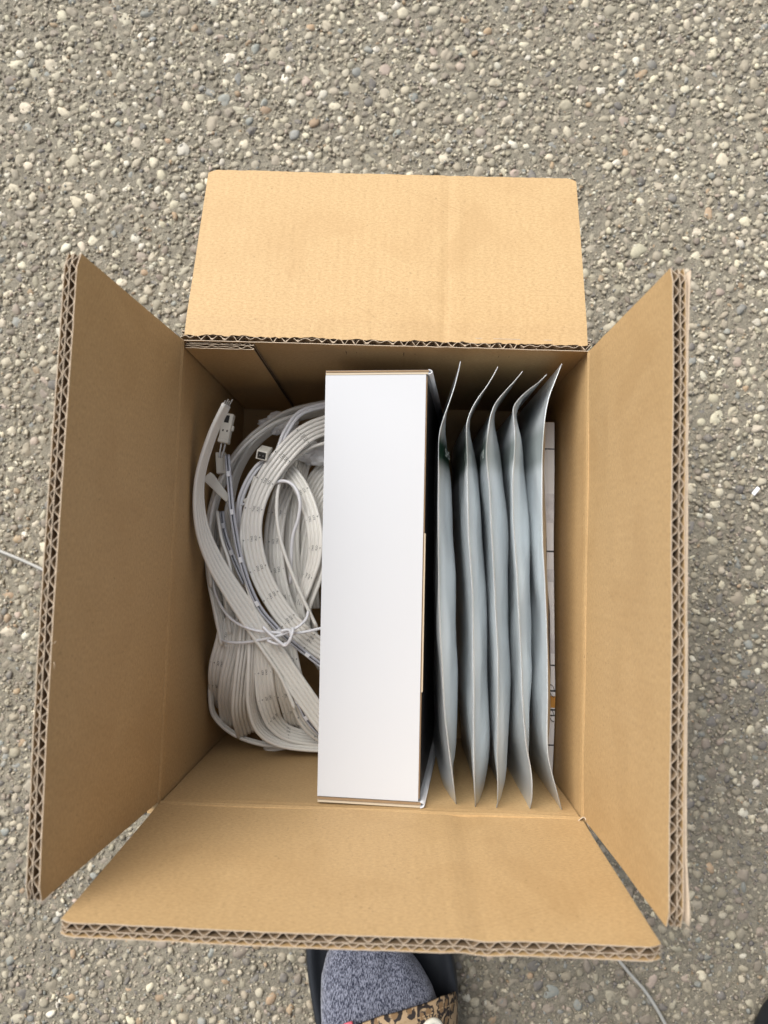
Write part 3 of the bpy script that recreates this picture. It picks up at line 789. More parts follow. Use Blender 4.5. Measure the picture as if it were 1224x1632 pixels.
def pouch(k, st, label):
    root = empty('silver_pouch', (st[len(st) // 2][0], 0, 6.6), label, 'pouch', 'silver pouches standing in a row')
    data = cr(st, 4)
    rows = []
    NV = 14
    ns = len(data)
    for i, (sx, sy, sz, lx, rx, bnd) in enumerate(data):
        g = i / (ns - 1)
        zb = 9.0
        mx = (lx + rx) / 2
        zm = sz - 52
        Lc = [(sx - .25, sz), (sx - .35 + (lx - sx) * .12, sz - 5), (sx + (lx - sx) * .55, sz - 20), (lx + (mx - lx) * .05, zm), (mx - .4 + (lx - mx) * .5, zb + 24), (mx - .4, zb)]
        Rc = [(sx + .25, sz), (sx + .35 + (rx - sx) * .12, sz - 5), (sx + (rx - sx) * .55, sz - 20), (rx + (mx - rx) * .05, zm), (mx + .4 + (rx - mx) * .5, zb + 24), (mx + .4, zb)]
        Lp = cr(Lc, 4); Rp = cr(Rc, 4)
        row = [(x, sy, z) for x, z in Lp[::-1]] + [(x, sy, z) for x, z in Rp]
        fat = min(1, max(0, (rx - lx) / 12))
        row = [(x + fat * (1.9 * noise.noise((y * .016 + k * 9 + z * .012, z * .022, j > 20)) + 1.0 * noise.noise((y * .03 + k * 5 - z * .035, z * .02, 3 + (j > 20)))) * min(1, (sz - z) / 14), y, z) for j, (x, y, z) in enumerate(row)]
        rows.append(row)
    nr = len(rows[0])
    vs = [p for r_ in rows for p in r_]
    fs = []
    for i in range(ns - 1):
        for j in range(nr - 1):
            fs.append((i * nr + j, i * nr + j + 1, (i + 1) * nr + j + 1, (i + 1) * nr + j))
    me = mesh_mm('film', vs, fs)
    at_ = me.attributes.new('band', 'FLOAT', 'POINT')
    vals = np.zeros(len(vs), np.float32)
    for i, r_ in enumerate(data):
        b = max(0.0, min(1.0, float(r_[5])))
        vals[i * nr:(i + 1) * nr] = b * (1, .8, .8, .6, .45)[k]
        vals[i * nr + (0 if k == 0 else nr // 2):i * nr + (nr // 2 if k == 0 else nr)] = 0
    at_.data.foreach_set('value', vals)
    ac = me.attributes.new('clear', 'FLOAT', 'POINT')
    yn = data[-1][1]
    ac.data.foreach_set('value', np.repeat(np.clip((yn + 30 - data[:, 1]) / 24, 0, 1), nr).astype(np.float32))
    film = adopt(link('film', me, 'pouch', smooth=True), root)
    # heat-sealed seam standing along the top
    vs, fs = [], []
    for i, r_ in enumerate(data):
        sx, sy, sz = r_[0], r_[1], r_[2]
        vs += [(sx - .12, sy, sz + .12), (sx + .12, sy, sz + .12), (sx + .2, sy, sz - .8), (sx - .2, sy, sz - .8)]
    for i in range(ns - 1):
        for j in range(4):
            j2 = (j + 1) % 4
            fs.append((4 * i + j, 4 * i + j2, 4 * i + 4 + j2, 4 * i + 4 + j))
    fs += [(3, 2, 1, 0), tuple(4 * (ns - 1) + j for j in range(4))]
    adopt(link('seal', mesh_mm('seal', vs, fs), 'pouch_seal'), root)
    # lettering on the printed band, on the face turned to the right for the first one, to the left for the others
    def on(yv, zv, side):
        i = int(np.argmin([abs(r_[0][1] - yv) for r_ in rows]))
        half = rows[i][:nr // 2][::-1] if side < 0 else rows[i][nr // 2:]
        zs = [p[2] for p in half]; j = int(np.argmin([abs(z - zv) for z in zs]))
        j2 = min(len(half) - 1, j + 1) if zs[j] > zv else max(0, j - 1)
        f = 0 if j == j2 or abs(zs[j2] - zs[j]) < 1e-6 else (zv - zs[j]) / (zs[j2] - zs[j])
        return half[j][0] + (half[j2][0] - half[j][0]) * f
    if k > 2: return root
    side = 1 if k == 0 else -1
    cy = LET[k]
    vs = []
    for (x, y, _) in TXT[0]:
        yy, zz = cy + y * 1.0, data[3][2] - 22 - (x if side > 0 else -x) * 1.6
        vs.append((on(yy, zz, side) + (1.3 if k == 0 else -.4), yy, zz))
    link('lettering', mesh_mm('lettering', vs, TXT[1]), 'white_ink', film)
    return root
M['pouch_seal'] = plain('sealed_film_edge', (0.17, 0.185, 0.19), 0.4, 0.4, (150, .1, .001), 0.2)
LET = [81.2, 81.2, 81.2, 81.2, 81.2]
for k, st in enumerate(POUCHES):
    pouch(k, st, POUCH_LABELS[k])

# ------------------------------------------------------------------ folded leaflet and kraft divider by the right wall
def strip_mesh(name, path, h0, thick_fn, n=4):
    """a standing sheet along a path of (x, y, z) top points"""
    vs, fs = [], []
    for i, p in enumerate(path):
        t_ = thick_fn(i / (len(path) - 1))
        zz = p[2]
        vs += [(p[0] - t_, p[1], zz - .6), (p[0] - t_ * .6, p[1], zz), (p[0] - .4, p[1], zz), (p[0], p[1], zz - .8), (p[0] + h0, p[1], 7.2), (p[0] - t_ + h0, p[1], 7.2)]
    for i in range(len(path) - 1):
        for j in range(6):
            j2 = (j + 1) % 6
            fs.append((6 * i + j, 6 * i + j2, 6 * i + 6 + j2, 6 * i + 6 + j))
    fs += [(5, 4, 3, 2, 1, 0), tuple(6 * (len(path) - 1) + j for j in range(6))]
    return mesh_mm(name, vs, fs)
leaf = empty('leaflet', (127, -10, 6.6), 'folded white printed leaflet standing against the right box wall', 'leaflet')
lp = cr([(127.7, 115.3, 122), (127.9, 73.9, 124), (127.8, 22.5, 126), (129.1, -28, 126), (130.3, -73.3, 126), (132.2, -109.6, 124), (134.2, -145.6, 120)], 8)
lp[:, 0] = np.minimum(lp[:, 0], 130.9)
def lth(k):
    return 8.6 - 3.4 * max(0, min(1, (k - .12) / .2)) - 2.0 * max(0, min(1, (k - .42) / .08)) + 2.9 * max(0, min(1, (k - .66) / .18))
paper = adopt(link('paper', strip_mesh('paper', lp, .5, lth), 'paper'), leaf)
def leaf_mark(name, k0, k1, mat, parent):
    i0, i1 = k0 * (len(lp) - 1), k1 * (len(lp) - 1)
    vs, fs = [], []
    for q in range(7):
        f = i0 + (i1 - i0) * q / 6; a = int(min(f, len(lp) - 2)); r_ = f - a
        p = lp[a] * (1 - r_) + lp[a + 1] * r_
        t_ = lth(f / (len(lp) - 1))
        vs += [(p[0] - t_ - .1, p[1], p[2] - .6), (p[0] - t_ * .6, p[1], p[2] + .12), (p[0] - .35, p[1], p[2] + .12), (p[0] + .08, p[1], p[2] - .8)]
    for q in range(6):
        for j in range(3): fs.append((4 * q + j, 4 * q + j + 1, 4 * q + 5 + j, 4 * q + 4 + j))
    o = link(name, mesh_mm(name, vs, fs), mat, parent)
for k0, k1, mt in ((.083, .087, 'ink'), (.345, .349, 'ink'), (.63, .634, 'ink'), (.89, .895, 'ink'), (.21, .28, 'paper_print'), (.39, .42, 'paper_print'), (.55, .60, 'paper_print'), (.725, .765, 'orange_ink'), (.705, .711, 'ink'), (.769, .775, 'ink'), (.789, .794, 'ink')):
    leaf_mark('printed_mark', k0, k1, mt, paper)
def curl(c, rx, ry, n=20, ph=0.0):
    return [(c[0] + rx * math.cos(6.3 * i / n + ph), c[1] + ry * math.sin(5.2 * i / n + ph), c[2]) for i in range(n + 1)]
for c0 in (lp[int(.70 * len(lp))], lp[int(.79 * len(lp))]):
    t_ = 3.0
    link('printed_mark', tube_mesh('printed_mark', curl((c0[0] - t_, c0[1], c0[2] + .15), 2.0, 4.4), .28, 5), 'ink', paper)
dv = empty('kraft_divider', (122, 0, 6.6), 'thin brown kraft card sheet between the last pouch and the leaflet', 'card')
dp = cr([(116.6, 67.7, 134), (118.6, 31, 136), (121, -14, 137), (122.6, -58.5, 137), (123.9, -94, 136), (125.3, -126.2, 130)], 8)
adopt(link('sheet', strip_mesh('sheet', dp, -.4, lambda k: 2.3), 'kraft'), dv)

# ------------------------------------------------------------------ tied bundle of ribbon cable
bundle = empty('cable_bundle', (-85, -5, 6.6), 'bundle of white flat ribbon cables tied in the middle, left in the box', 'cables')
TX = {'+': text_mesh('+', 2.8, .01), 'CLK': text_mesh('CLK', 2.1, .008), 'DAT': text_mesh('DAT', 2.1, .008), '-': text_mesh('-', 2.8, .01)}
def ribbon(ctrl, n, roll, pitch=3.0, mat='pvc', prints=None, name='ribbon_cable', round_=.505, top=True):
    if not isinstance(roll, (list, tuple)): roll = [roll] * len(ctrl)
    pts = cr([(*c, r_) for c, r_ in zip(ctrl, roll)], 9)
    P = [Vector(p[:3]) for p in pts]
    prof = []
    rad = pitch * round_
    val = rad * .04                                          # depth of the groove between two wires
    for sgn in (1, -1):
        run = []
        for j in range(n):
            c0 = (j - (n - 1) / 2) * pitch
            for a_ in (151, 120, 90, 60, 29):
                run.append((c0 + rad * .985 * math.cos(math.radians(a_)), sgn * rad * math.sin(math.radians(a_))))
            if j < n - 1: run.append((c0 + pitch / 2, sgn * val))
        run.append(((n - 1) / 2 * pitch + rad, 0))
        prof += run if sgn > 0 else [(-x, y) for x, y in run]
    m_ = len(prof)
    vs, fs, fr = [], [], []
    for i, p in enumerate(P):
        T = (P[min(i + 1, len(P) - 1)] - P[max(i - 1, 0)]).normalized()
        Hh = T.cross(Vector((0, 0, 1)))
        if Hh.length < 1e-3: Hh = Vector((1, 0, 0))
        Hh.normalize(); V = Hh.cross(T)
        r_ = math.radians(pts[i][3])
        a_ = Hh * math.cos(r_) + V * math.sin(r_); b_ = -Hh * math.sin(r_) + V * math.cos(r_)
        fr.append((p, T, a_, b_))
        for (x, y) in prof: vs.append(p + a_ * x + b_ * y)
    for i in range(len(P) - 1):
        for j in range(m_):
            j2 = (j + 1) % m_
            fs.append((i * m_ + j, i * m_ + j2, (i + 1) * m_ + j2, (i + 1) * m_ + j))
    fs += [tuple(range(m_ - 1, -1, -1)), tuple((len(P) - 1) * m_ + j for j in range(m_))]
    o = adopt(link(name, mesh_mm(name, vs, fs), mat, smooth=True), bundle)
    if prints:
        words = ['+', 'CLK', 'DAT', '-', '+'][:n] if prints > 0 else ['-', 'DAT', 'CLK', '+', '-'][:n]
        L = [0.0]
        for i in range(1, len(P)): L.append(L[-1] + (P[i] - P[i - 1]).length)
        vs, fs = [], []
        s = abs(prints)
        while s < L[-1] - 4:
            for j, wd in enumerate(words):
                c0 = (j - (n - 1) / 2) * pitch
                tv, tf = TX[wd]; n0 = len(vs)
                for (x, y, _) in tv:
                    q = s + x + j * .3
                    i = max(0, min(len(L) - 2, int(np.searchsorted(L, q)) - 1)); f = (q - L[i]) / max(1e-6, L[i + 1] - L[i])
                    p = fr[i][0].lerp(fr[i + 1][0], f); a_ = fr[i][2].lerp(fr[i + 1][2], f); b_ = fr[i][3].lerp(fr[i + 1][3], f)
                    hh = math.sqrt(max(0.01, rad * rad - y * y * .8)) + .16
                    vs.append(p + a_ * (c0 + y) + b_ * hh)
                fs += [tuple(n0 + q for q in t_) for t_ in tf]
            s += 22.0
        link('printing', mesh_mm('printing', vs, fs), 'ink', o)
    return o

# filler loops low in the coil
ribbon([(-39.6, 74.6, 74), (-56.3, 53.1, 78), (-64.5, 17.1, 82), (-61.9, -22.4, 90), (-54.6, -50.6, 100), (-40.2, -75.7, 88)], 5, 0)
ribbon([(-38.5, 111.3, 72), (-68.5, 84.3, 72), (-86.8, 42.1, 76), (-85.3, -8.6, 84), (-75.1, -47, 94)], 5, 0, prints=9)
# diagonal band in the dark at upper right
ribbon([(-36.3, 90.4, 90), (-52.9, 69.5, 92), (-63.1, 44.1, 94), (-67.4, 11.9, 96), (-63.8, -22.1, 98)], 5, [0, 0, 0, 10, 10])
ribbon([(-32.8, 69.9, 94), (-45.3, 52, 96), (-53, 27, 98), (-55.5, -2.4, 100), (-53.4, -31.3, 100)], 5, [0, 0, 0, 0, 10])
# arcs of the coil seen on edge
ribbon([(-35.1, 132.7, 94), (-71.7, 122.6, 98), (-92.8, 108.4, 104), (-110.1, 89.3, 109), (-121.9, 66.6, 112), (-128.5, 44.1, 114), (-130.6, 19.1, 114), (-126.8, -9.2, 116), (-119, -36.9, 119), (-114.1, -57.7, 118)], 4, 74)
ribbon([(-35.1, 129, 92), (-75.5, 115.7, 97), (-99.3, 97.8, 101), (-112.9, 73.7, 104), (-118.1, 43.9, 107), (-119.9, 14.8, 108), (-115.9, -18.4, 112), (-108.7, -50.7, 116)], 4, 80)
ribbon([(-127, 42, 96), (-126.5, 9.9, 102), (-122.4, -18.8, 107), (-114.1, -46.5, 114), (-105.9, -60, 116)], 5, 25, prints=7)
ribbon([(-116.5, 49.7, 96), (-115.7, 20, 100), (-109.8, -13.7, 106), (-100.3, -46.2, 112)], 4, 10)
# flat ribbons in the middle
ribbon([(-74.7, 67.7, 102), (-80.2, 42.5, 110), (-81.4, 16, 113), (-77.9, -7.6, 114), (-70.3, -30.9, 114), (-57.2, -55.5, 108)], 5, 0, prints=-6)
ribbon([(-65.6, 83.9, 94), (-70.4, 50.9, 100), (-70.7, 16.5, 102), (-66.5, -12.4, 102), (-58.6, -40.9, 102)], 5, 12)
ribbon([(-82.2, 81.6, 114), (-66.5, 67.5, 119), (-55.2, 48, 123), (-49, 26.1, 125), (-49, 7.5, 123), (-54.3, -11.4, 119), (-59.4, -29.6, 114), (-55.2, -46.9, 108)], 4, [0, 0, 0, -8, -25, -40, -55, -40], prints=12)
ribbon([(-41.8, 36.2, 116), (-44.5, 12.4, 118), (-48.6, -9, 116), (-55.1, -30.7, 110), (-56, -50.2, 104)], 4, [-10, -20, -35, -50, -50])
# lower half: loops fanning out below the tie
ribbon([(-112.3, -39.3, 115), (-113.9, -55.5, 117), (-119.1, -75.7, 113), (-121.9, -94.4, 100), (-121.8, -115.4, 74)], 5, [0, 0, -5, -10, -15], prints=-12)
ribbon([(-103.5, -41.2, 116), (-104.6, -59.7, 118), (-109.6, -82.7, 114), (-114.2, -104.1, 100), (-116.6, -129.6, 72)], 5, [10, 10, 10, 0, 0])
ribbon([(-96, -38.2, 121), (-96.5, -58.8, 123), (-99.5, -83.4, 119), (-102.5, -109.1, 106), (-103, -133.6, 78)], 5, [35, 40, 45, 40, 30])
ribbon([(-90.4, -40.2, 123), (-90.5, -60.6, 125), (-91.5, -81.7, 122), (-92.2, -102.4, 114), (-87.4, -122.5, 102), (-74.2, -133.9, 92), (-52.1, -138.5, 84), (-26.2, -138.6, 80)], 5, [55, 65, 72, 76, 76, 70, 65, 60])
ribbon([(-85.5, -40, 124), (-84.8, -62.7, 125), (-82.9, -84, 120), (-81.1, -102.8, 110), (-75.8, -121.6, 94), (-61.2, -132.1, 84), (-26.6, -136.7, 76)], 5, [5, 0, -5, 20, 50, 60, 60], prints=-15)
ribbon([(-77.2, -44.4, 123), (-72.9, -67.2, 123), (-68.9, -89.3, 113), (-65.6, -110.3, 94), (-64.2, -130.1, 70)], 5, 0, prints=11)
ribbon([(-69.4, -48.6, 124), (-63.1, -76.3, 121), (-57.2, -98.2, 113), (-50.5, -117, 100), (-38.2, -129.8, 88), (-23.9, -133.2, 80)], 5, [0, 10, 20, 35, 40, 40], prints=20)
ribbon([(-121.8, -57.2, 104), (-127.3, -84.4, 98), (-128.7, -102.1, 93), (-126, -118.7, 87), (-110.7, -134.1, 79), (-86.1, -142, 75), (-59.2, -140.8, 74), (-29.2, -138.3, 74)], 2, 80)
ribbon([(-90.4, -143.5, 68), (-69.7, -137.8, 72), (-46.9, -133.5, 74), (-26.9, -131.8, 74)], 5, 10)
# long ribbon running from the upper right down through the tie
ribbon([(-30.4, 114.2, 116), (-57.4, 101, 126), (-76.1, 79.1, 133), (-88.7, 56.7, 135), (-93.9, 33.4, 136), (-91.7, 10.7, 135), (-83.8, -11, 133), (-69.7, -33.5, 129), (-51.8, -51.8, 123), (-26.7, -70.5, 108)], 5, [25, 18, 12, 5, 0, 0, 0, 0, 0, 0], prints=14)
ribbon([(-33.4, 128.2, 114), (-62.1, 118.1, 121), (-73.6, 101.6, 125), (-79.3, 84.7, 129), (-93.1, 73.4, 130), (-102.4, 56.8, 129), (-106.2, 39.1, 127), (-103.9, 15, 124), (-98.3, -17.5, 119)], 2, [0, 10, 20, 30, 30, 30, 30, 30, 20], mat='pvc_cool', pitch=2.6)
# the loose front ribbon with its cut end
r1 = ribbon([(-109.4, 112, 166), (-119.3, 89.2, 164), (-126.9, 59.5, 161), (-125.7, 30.4, 157), (-116.9, 4.4, 150), (-99.5, -24.6, 142), (-78.9, -54.6, 134), (-56.7, -87.4, 124), (-31.8, -124.7, 108)], 5, [90, 89, 85, 72, 50, 28, 12, 2, 0])
e0, e1 = Vector((-109.4, 112, 166)), Vector((-119.3, 89.2, 164))
dr = (e0 - e1).normalized()
for k in range(4):
    off = Vector((0.9 * (k - 1.5), .4 * (k - 1.5), -2.2 * (k - 1.5)))
    b0 = e0 + off
    link('copper_strands', tube_mesh('copper_strands', [b0 - dr, b0 + dr * 2.0, b0 + dr * (3.0 + k % 2) + Vector((.5, .2, .3))], .55, 6), 'wire_metal', r1)
# clear two-wire strip with white chips
def chip_strip(ctrl, w=1.5):
    o = ribbon(ctrl, 2, 15, pitch=2.0, mat='sleeve', name='clear_strip')
    pts = cr(ctrl, 9)
    for q in range(6, len(pts) - 3, 10):
        p = Vector(pts[q]); T = (Vector(pts[q + 1]) - p).normalized()
        R_ = Matrix((T, T.cross(Vector((0, 0, 1))).normalized(), Vector((0, 0, 1)))).transposed()
        me = box_mesh('chip', (-2.0, -1.25, 1.0), (2.0, 1.25, 1.9), .2, 1, lambda c_: tuple(p + R_ @ Vector(c_)))
        link('chip', me, 'pvc_cool', o)
    vs = [tuple(Vector(a_) + Vector((0, 0, 1.15))) for a_ in pts]
    link('inner_wire', tube_mesh('inner_wire', vs, .32, 5), 'ink', o)
chip_strip([(-114.5, 81.2, 136), (-110.7, 59.1, 140), (-106.3, 32.7, 142), (-98.5, 1.4, 142), (-87, -26.2, 139), (-72.4, -44, 135), (-56.4, -58.6, 128), (-28.2, -81.7, 114)])
chip_strip([(-120.6, 40.5, 120), (-117, 24, 122), (-108.6, 5.6, 126), (-99, -12.6, 128)])
chip_strip([(-63.6, -89.3, 120), (-56, -101.7, 118), (-49.7, -114.3, 112), (-36.9, -130.1, 102)])
# thin tie wire and loops
def tie(ctrl, r_=1.05, mat='pvc_cool', name='tie_wire'):
    return adopt(link(name, tube_mesh(name, cr(ctrl, 8), r_, 8), mat, smooth=True), bundle)
tie([(-126.6, -2, 120), (-120.1, -21.6, 127), (-107.1, -37, 136), (-90.1, -44.3, 142), (-72.2, -46.1, 141), (-54.8, -45.9, 137), (-28.9, -39.9, 124)])
tie([(-119.6, -51, 108), (-118, -54.1, 118), (-109.7, -55.4, 129), (-96.7, -54.8, 134), (-81.4, -51.5, 139), (-67.4, -47, 143), (-56.8, -41.6, 140), (-51.9, -36.2, 134), (-51.5, -31.6, 128)])
tie([(-81.1, -42, 145), (-75.8, -46.5, 146), (-69.4, -51.6, 146), (-65, -54.6, 145), (-61.7, -51.2, 147), (-59.7, -45, 147), (-60.3, -42.3, 144)], 1.2)
tie([(-78.1, -51.9, 142), (-71.6, -53.8, 143), (-64.3, -53.4, 144), (-60.8, -48.8, 145), (-62.8, -43.6, 145), (-67.9, -44.5, 146)], 1.1)
tie([(-88.9, 57.7, 124), (-80.5, 62.1, 130), (-71.3, 63.4, 133), (-64, 58.9, 134), (-59.9, 48.4, 134), (-61.2, 35.6, 131), (-65.3, 20.9, 127), (-66.7, -11.8, 118)], 1.3)
tie([(-124.4, -15.8, 126), (-127.1, 14.2, 130), (-124.6, 46.9, 128), (-116.5, 73.4, 124), (-101.2, 95.8, 118), (-78.7, 112.7, 114), (-38.7, 126.4, 108)], 1.5, 'pvc', 'loose_wire')
tie([(-103, -28, 140), (-108.4, 1, 138), (-116.2, 20, 134), (-122.4, 40.1, 126)], 1.3, 'pvc', 'loose_wire')
tie([(-45, -43.2, 124), (-60.8, -11.2, 130), (-73.3, 20.5, 132), (-77.4, 48.1, 131), (-73.5, 71.1, 127), (-57.6, 89.5, 121), (-32.4, 99.1, 114)], 1.4, 'pvc', 'loose_wire')
tie([(-75.6, -66, 132), (-85.9, -38.9, 137), (-95.3, -12.1, 139), (-101.1, 14.9, 137), (-100.2, 42.7, 132), (-93.1, 68, 124)], 1.4, 'pvc', 'loose_wire')
tie([(-59.1, -103.3, 122), (-69, -79.6, 130), (-82.5, -59, 136), (-98, -36.9, 138), (-113.3, -12.8, 134)], 1.4, 'pvc', 'loose_wire')
tie([(-103.9, 45.2, 128), (-96.7, 48.5, 130), (-89, 56.4, 128), (-79.4, 62.5, 126)], .9)
# connectors
def connector(center, yaw, size, pitch_=0.0, open_end=False, slot=False):
    c0 = Vector(center)
    Rm = Matrix.Rotation(yaw, 3, 'Z') @ Matrix.Rotation(pitch_, 3, 'X')
    lx, ly, lz = (q / 2 for q in size)
    f = lambda p: tuple(c0 + Rm @ Vector(p))
    o = adopt(link('connector', box_mesh('connector', (-lx, -ly, -lz), (lx, ly, lz), .5, 2, f), 'connector'), bundle)
    if slot:
        link('slot', box_mesh('slot', (-lx * .55, ly * .35, lz - .4), (lx * .35, ly * .86, lz + .08), .1, 1, f), 'hole', o)
        for s_ in (-1, 1): link('slot', box_mesh('slot', (s_ * lx * .4 - .5, -ly * .25, lz - .4), (s_ * lx * .4 + .5, -ly * .12, lz + .06), .05, 1, f), 'hole', o)
        link('latch', box_mesh('latch', (lx - .1, -ly * .1, -lz * .5), (lx + 1.4, ly * .25, lz * .4), .3, 1, f), 'connector', o)
        link('collar', box_mesh('collar', (-lx * 1.04, -ly * .98, -lz * 1.04), (lx * 1.04, -ly * .72, lz * 1.06), .3, 1, f), 'connector', o)
        for s_ in (-1, 1): link('lead', tube_mesh('lead', [f((s_ * 1.4, -ly + .4, 0)), f((s_ * 1.3, -ly - 5, 0)), f((s_ * .8, -ly - 11, 0))], .8, 6), 'wire_metal', o)
    if open_end:
        link('socket', box_mesh('socket', (-lx * .72, -ly * .72, lz - .4), (lx * .72, ly * .72, lz + .1), .1, 1, f), 'hole', o)
        for s_ in (-.3, .3): link('pin', tube_mesh('pin', [f((s_ * lx, 0, lz - .2)), f((s_ * lx, .1, lz + .9))], .42, 5), 'wire_metal', o)
    return o
connector((-115.4, 100.3, 138), math.radians(-9), (7.6, 22, 6.0), slot=True)
connector((-87.7, 83.7, 134), math.radians(-12), (8.4, 7.0, 14), math.radians(24), open_end=True)
connector((-93.9, 58.9, 130), math.radians(-14), (6.0, 15, 5.5))
connector((-98.1, 49.1, 128), math.radians(-60), (4.5, 8, 5))
connector((-120.9, 76.3, 126), math.radians(6), (7, 16, 6))
# tapered pull tab
a0, a1 = Vector((-127.9, 65.5, 140)), Vector((-111.8, 47.9, 137))
dx = (a1 - a0).normalized(); sdv = dx.cross(Vector((0, 0, 1))).normalized()
vs = [a0 + sdv * 3.7, a0 - sdv * 3.4, a0 + dx * 3 - sdv * 4.1, a1 - sdv * 2.3, a1 + sdv * 2.3, a0 + dx * 3 + sdv * 4.2]
vs = [tuple(v_) for v_ in vs] + [tuple(v_ - Vector((0, 0, 2.6))) for v_ in vs]
fs = [(0, 1, 2, 3, 4, 5), (11, 10, 9, 8, 7, 6)] + [(i, i + 6, (i + 1) % 6 + 6, (i + 1) % 6) for i in range(6)]
o = adopt(link('pull_tab', mesh_mm('pull_tab', vs, fs), 'connector'), bundle)
bv = o.modifiers.new('round', 'BEVEL'); bv.width = .0006; bv.segments = 2
# crumpled film between the ribbons
def crumple(c, r_, seed):
    v_, f_ = ico(4)
    out = []
    for p in v_:
        k_ = 1 + .35 * noise.noise((p[0] * 2 + seed, p[1] * 2, p[2] * 2)) + .22 * abs(noise.noise((p[0] * 5, p[1] * 5 + seed, p[2] * 5)))
        out.append((c[0] + p[0] * r_[0] * k_, c[1] + p[1] * r_[1] * k_, c[2] + p[2] * r_[2] * k_))
    return mesh_mm('crumpled_film', out, [tuple(int(q) for q in t_) for t_ in f_])
for c_, r_ in (((-55.2, 89.8, 100), (13, 9, 8)), ((-84, 113.1, 96), (13, 8, 7)), ((-66.1, 101.1, 96), (10, 9, 7))):
    adopt(link('crumpled_film', crumple(c_, r_, c_[0]), 'bag', smooth=False), bundle)

# ------------------------------------------------------------------ person crouching at the near side
FK = 1.0743                      # this foot's size against the tables below
TOE = Vector((3.0, -258.0, 0)); AX = Vector((0.13, -0.9915, 0)); LA = Vector((0.9915, 0.13, 0))
def foot_mesh(name, verts, faces, uvs=None):
    c_ = Vector((10.1, 8.33, 0))
    return mesh_mm(name, [(Vector(v) - c_) * FK + c_ for v in verts], faces, uvs)
def interp(tab, x):
    xs = [q[0] for q in tab]; ys = [q[1] for q in tab]
    return float(np.interp(x, xs, ys))
FW = [(0, 4), (6, 22), (14, 31), (30, 41), (50, 46), (75, 47.5), (110, 44), (160, 36), (210, 33), (245, 27), (256, 14), (260, 4)]
FH = [(0, 14), (8, 26), (25, 33), (60, 39), (100, 54), (140, 74), (180, 92), (260, 80)]
def foot_part(T0, A0, L0, ankle_to):
    """foot, ankle and shin as closed rings: sock first, leg after"""
    rings = []
    T0 = T0 + A0 * 20 - L0 * 0.5                             # the toes end well short of the sandal's tip
    for b in (0, 3, 8, 16, 28, 42, 60, 80, 100, 125, 150, 175):
        hw = interp(FW, b); hh = interp(FH, b); cz = 26
        ring = []
        for k in range(28):
            a = 2 * math.pi * k / 28
            x = hw * math.copysign(abs(math.cos(a)) ** .75, math.cos(a)); s_ = math.sin(a)
            z = cz + (hh - 4) * .5 + (hh * .52) * math.copysign(abs(s_) ** .8, s_)
            z += 1.6 * math.cos(x * .33) * g3(b, 14, 14) * (s_ > 0)
            skew = .38 * x if b < 50 else .38 * x * max(0, 1 - (b - 50) / 70)      # big toe leads
            ring.append(T0 + A0 * (b + skew) + L0 * x + Vector((0, 0, z)))
        rings.append(ring)
    heel = T0 + A0 * 205
    for f, r1_, r2_ in ((0.0, 44, 36), (.12, 40, 35), (.3, 46, 44), (.6, 58, 56), (.85, 56, 54), (1.0, 60, 58)):
        c0 = heel + Vector((0, 0, 95)); c_ = c0.lerp(ankle_to, f)
        tl = Vector((0, 0, 1)) if f > .1 else (Vector((0, 0, 1)) + A0 * -.5).normalized()
        up = (ankle_to - c0).normalized() if f > .1 else tl
        bx = L0; by = up.cross(bx).normalized()
        ring = []
        for k in range(28):
            a = 2 * math.pi * k / 28
            ring.append(c_ + bx * (r1_ * math.cos(a)) - by * (-r2_ * math.sin(a)) * -1)
        rings.append(ring)
    return rings
def loft(rings, vs, fs, cap=True):
    n0 = len(vs); m_ = len(rings[0])
    for r_ in rings: vs.extend(r_)
    for i in range(len(rings) - 1):
        for k in range(m_):
            k2 = (k + 1) % m_
            fs.append((n0 + i * m_ + k, n0 + i * m_ + k2, n0 + (i + 1) * m_ + k2, n0 + (i + 1) * m_ + k))
    if cap:
        fs.append(tuple(n0 + k for k in range(m_ - 1, -1, -1))); fs.append(tuple(n0 + (len(rings) - 1) * m_ + k for k in range(m_)))
TOE2 = Vector((363.0, -352.0, 0)); AX2 = Vector((-0.02, -1, 0)).normalized(); LA2 = Vector((1, -.02, 0)).normalized()
person = empty('person', (TOE + AX * 130)[:], 'person in grey heathered sock and leopard print slide, foot below the near flap', 'person')
vs, fs = [], []
KN1, KN2 = Vector((40, -415, 470)), Vector((365, -480, 470))
for T0, A0, L0, kn in ((TOE, AX, LA, KN1), (TOE2, AX2, LA2, KN2)):
    loft(foot_part(T0, A0, L0, kn), vs, fs)
me = foot_mesh('legs', vs, fs)
legs = adopt(link('legs', me, 'sock', smooth=True), person)
rm = legs.modifiers.new('fuse', 'REMESH'); rm.mode = 'VOXEL'; rm.voxel_size = .0035; rm.use_smooth_shade = True
smo = legs.modifiers.new('soften', 'SMOOTH'); smo.factor = .5; smo.iterations = 4
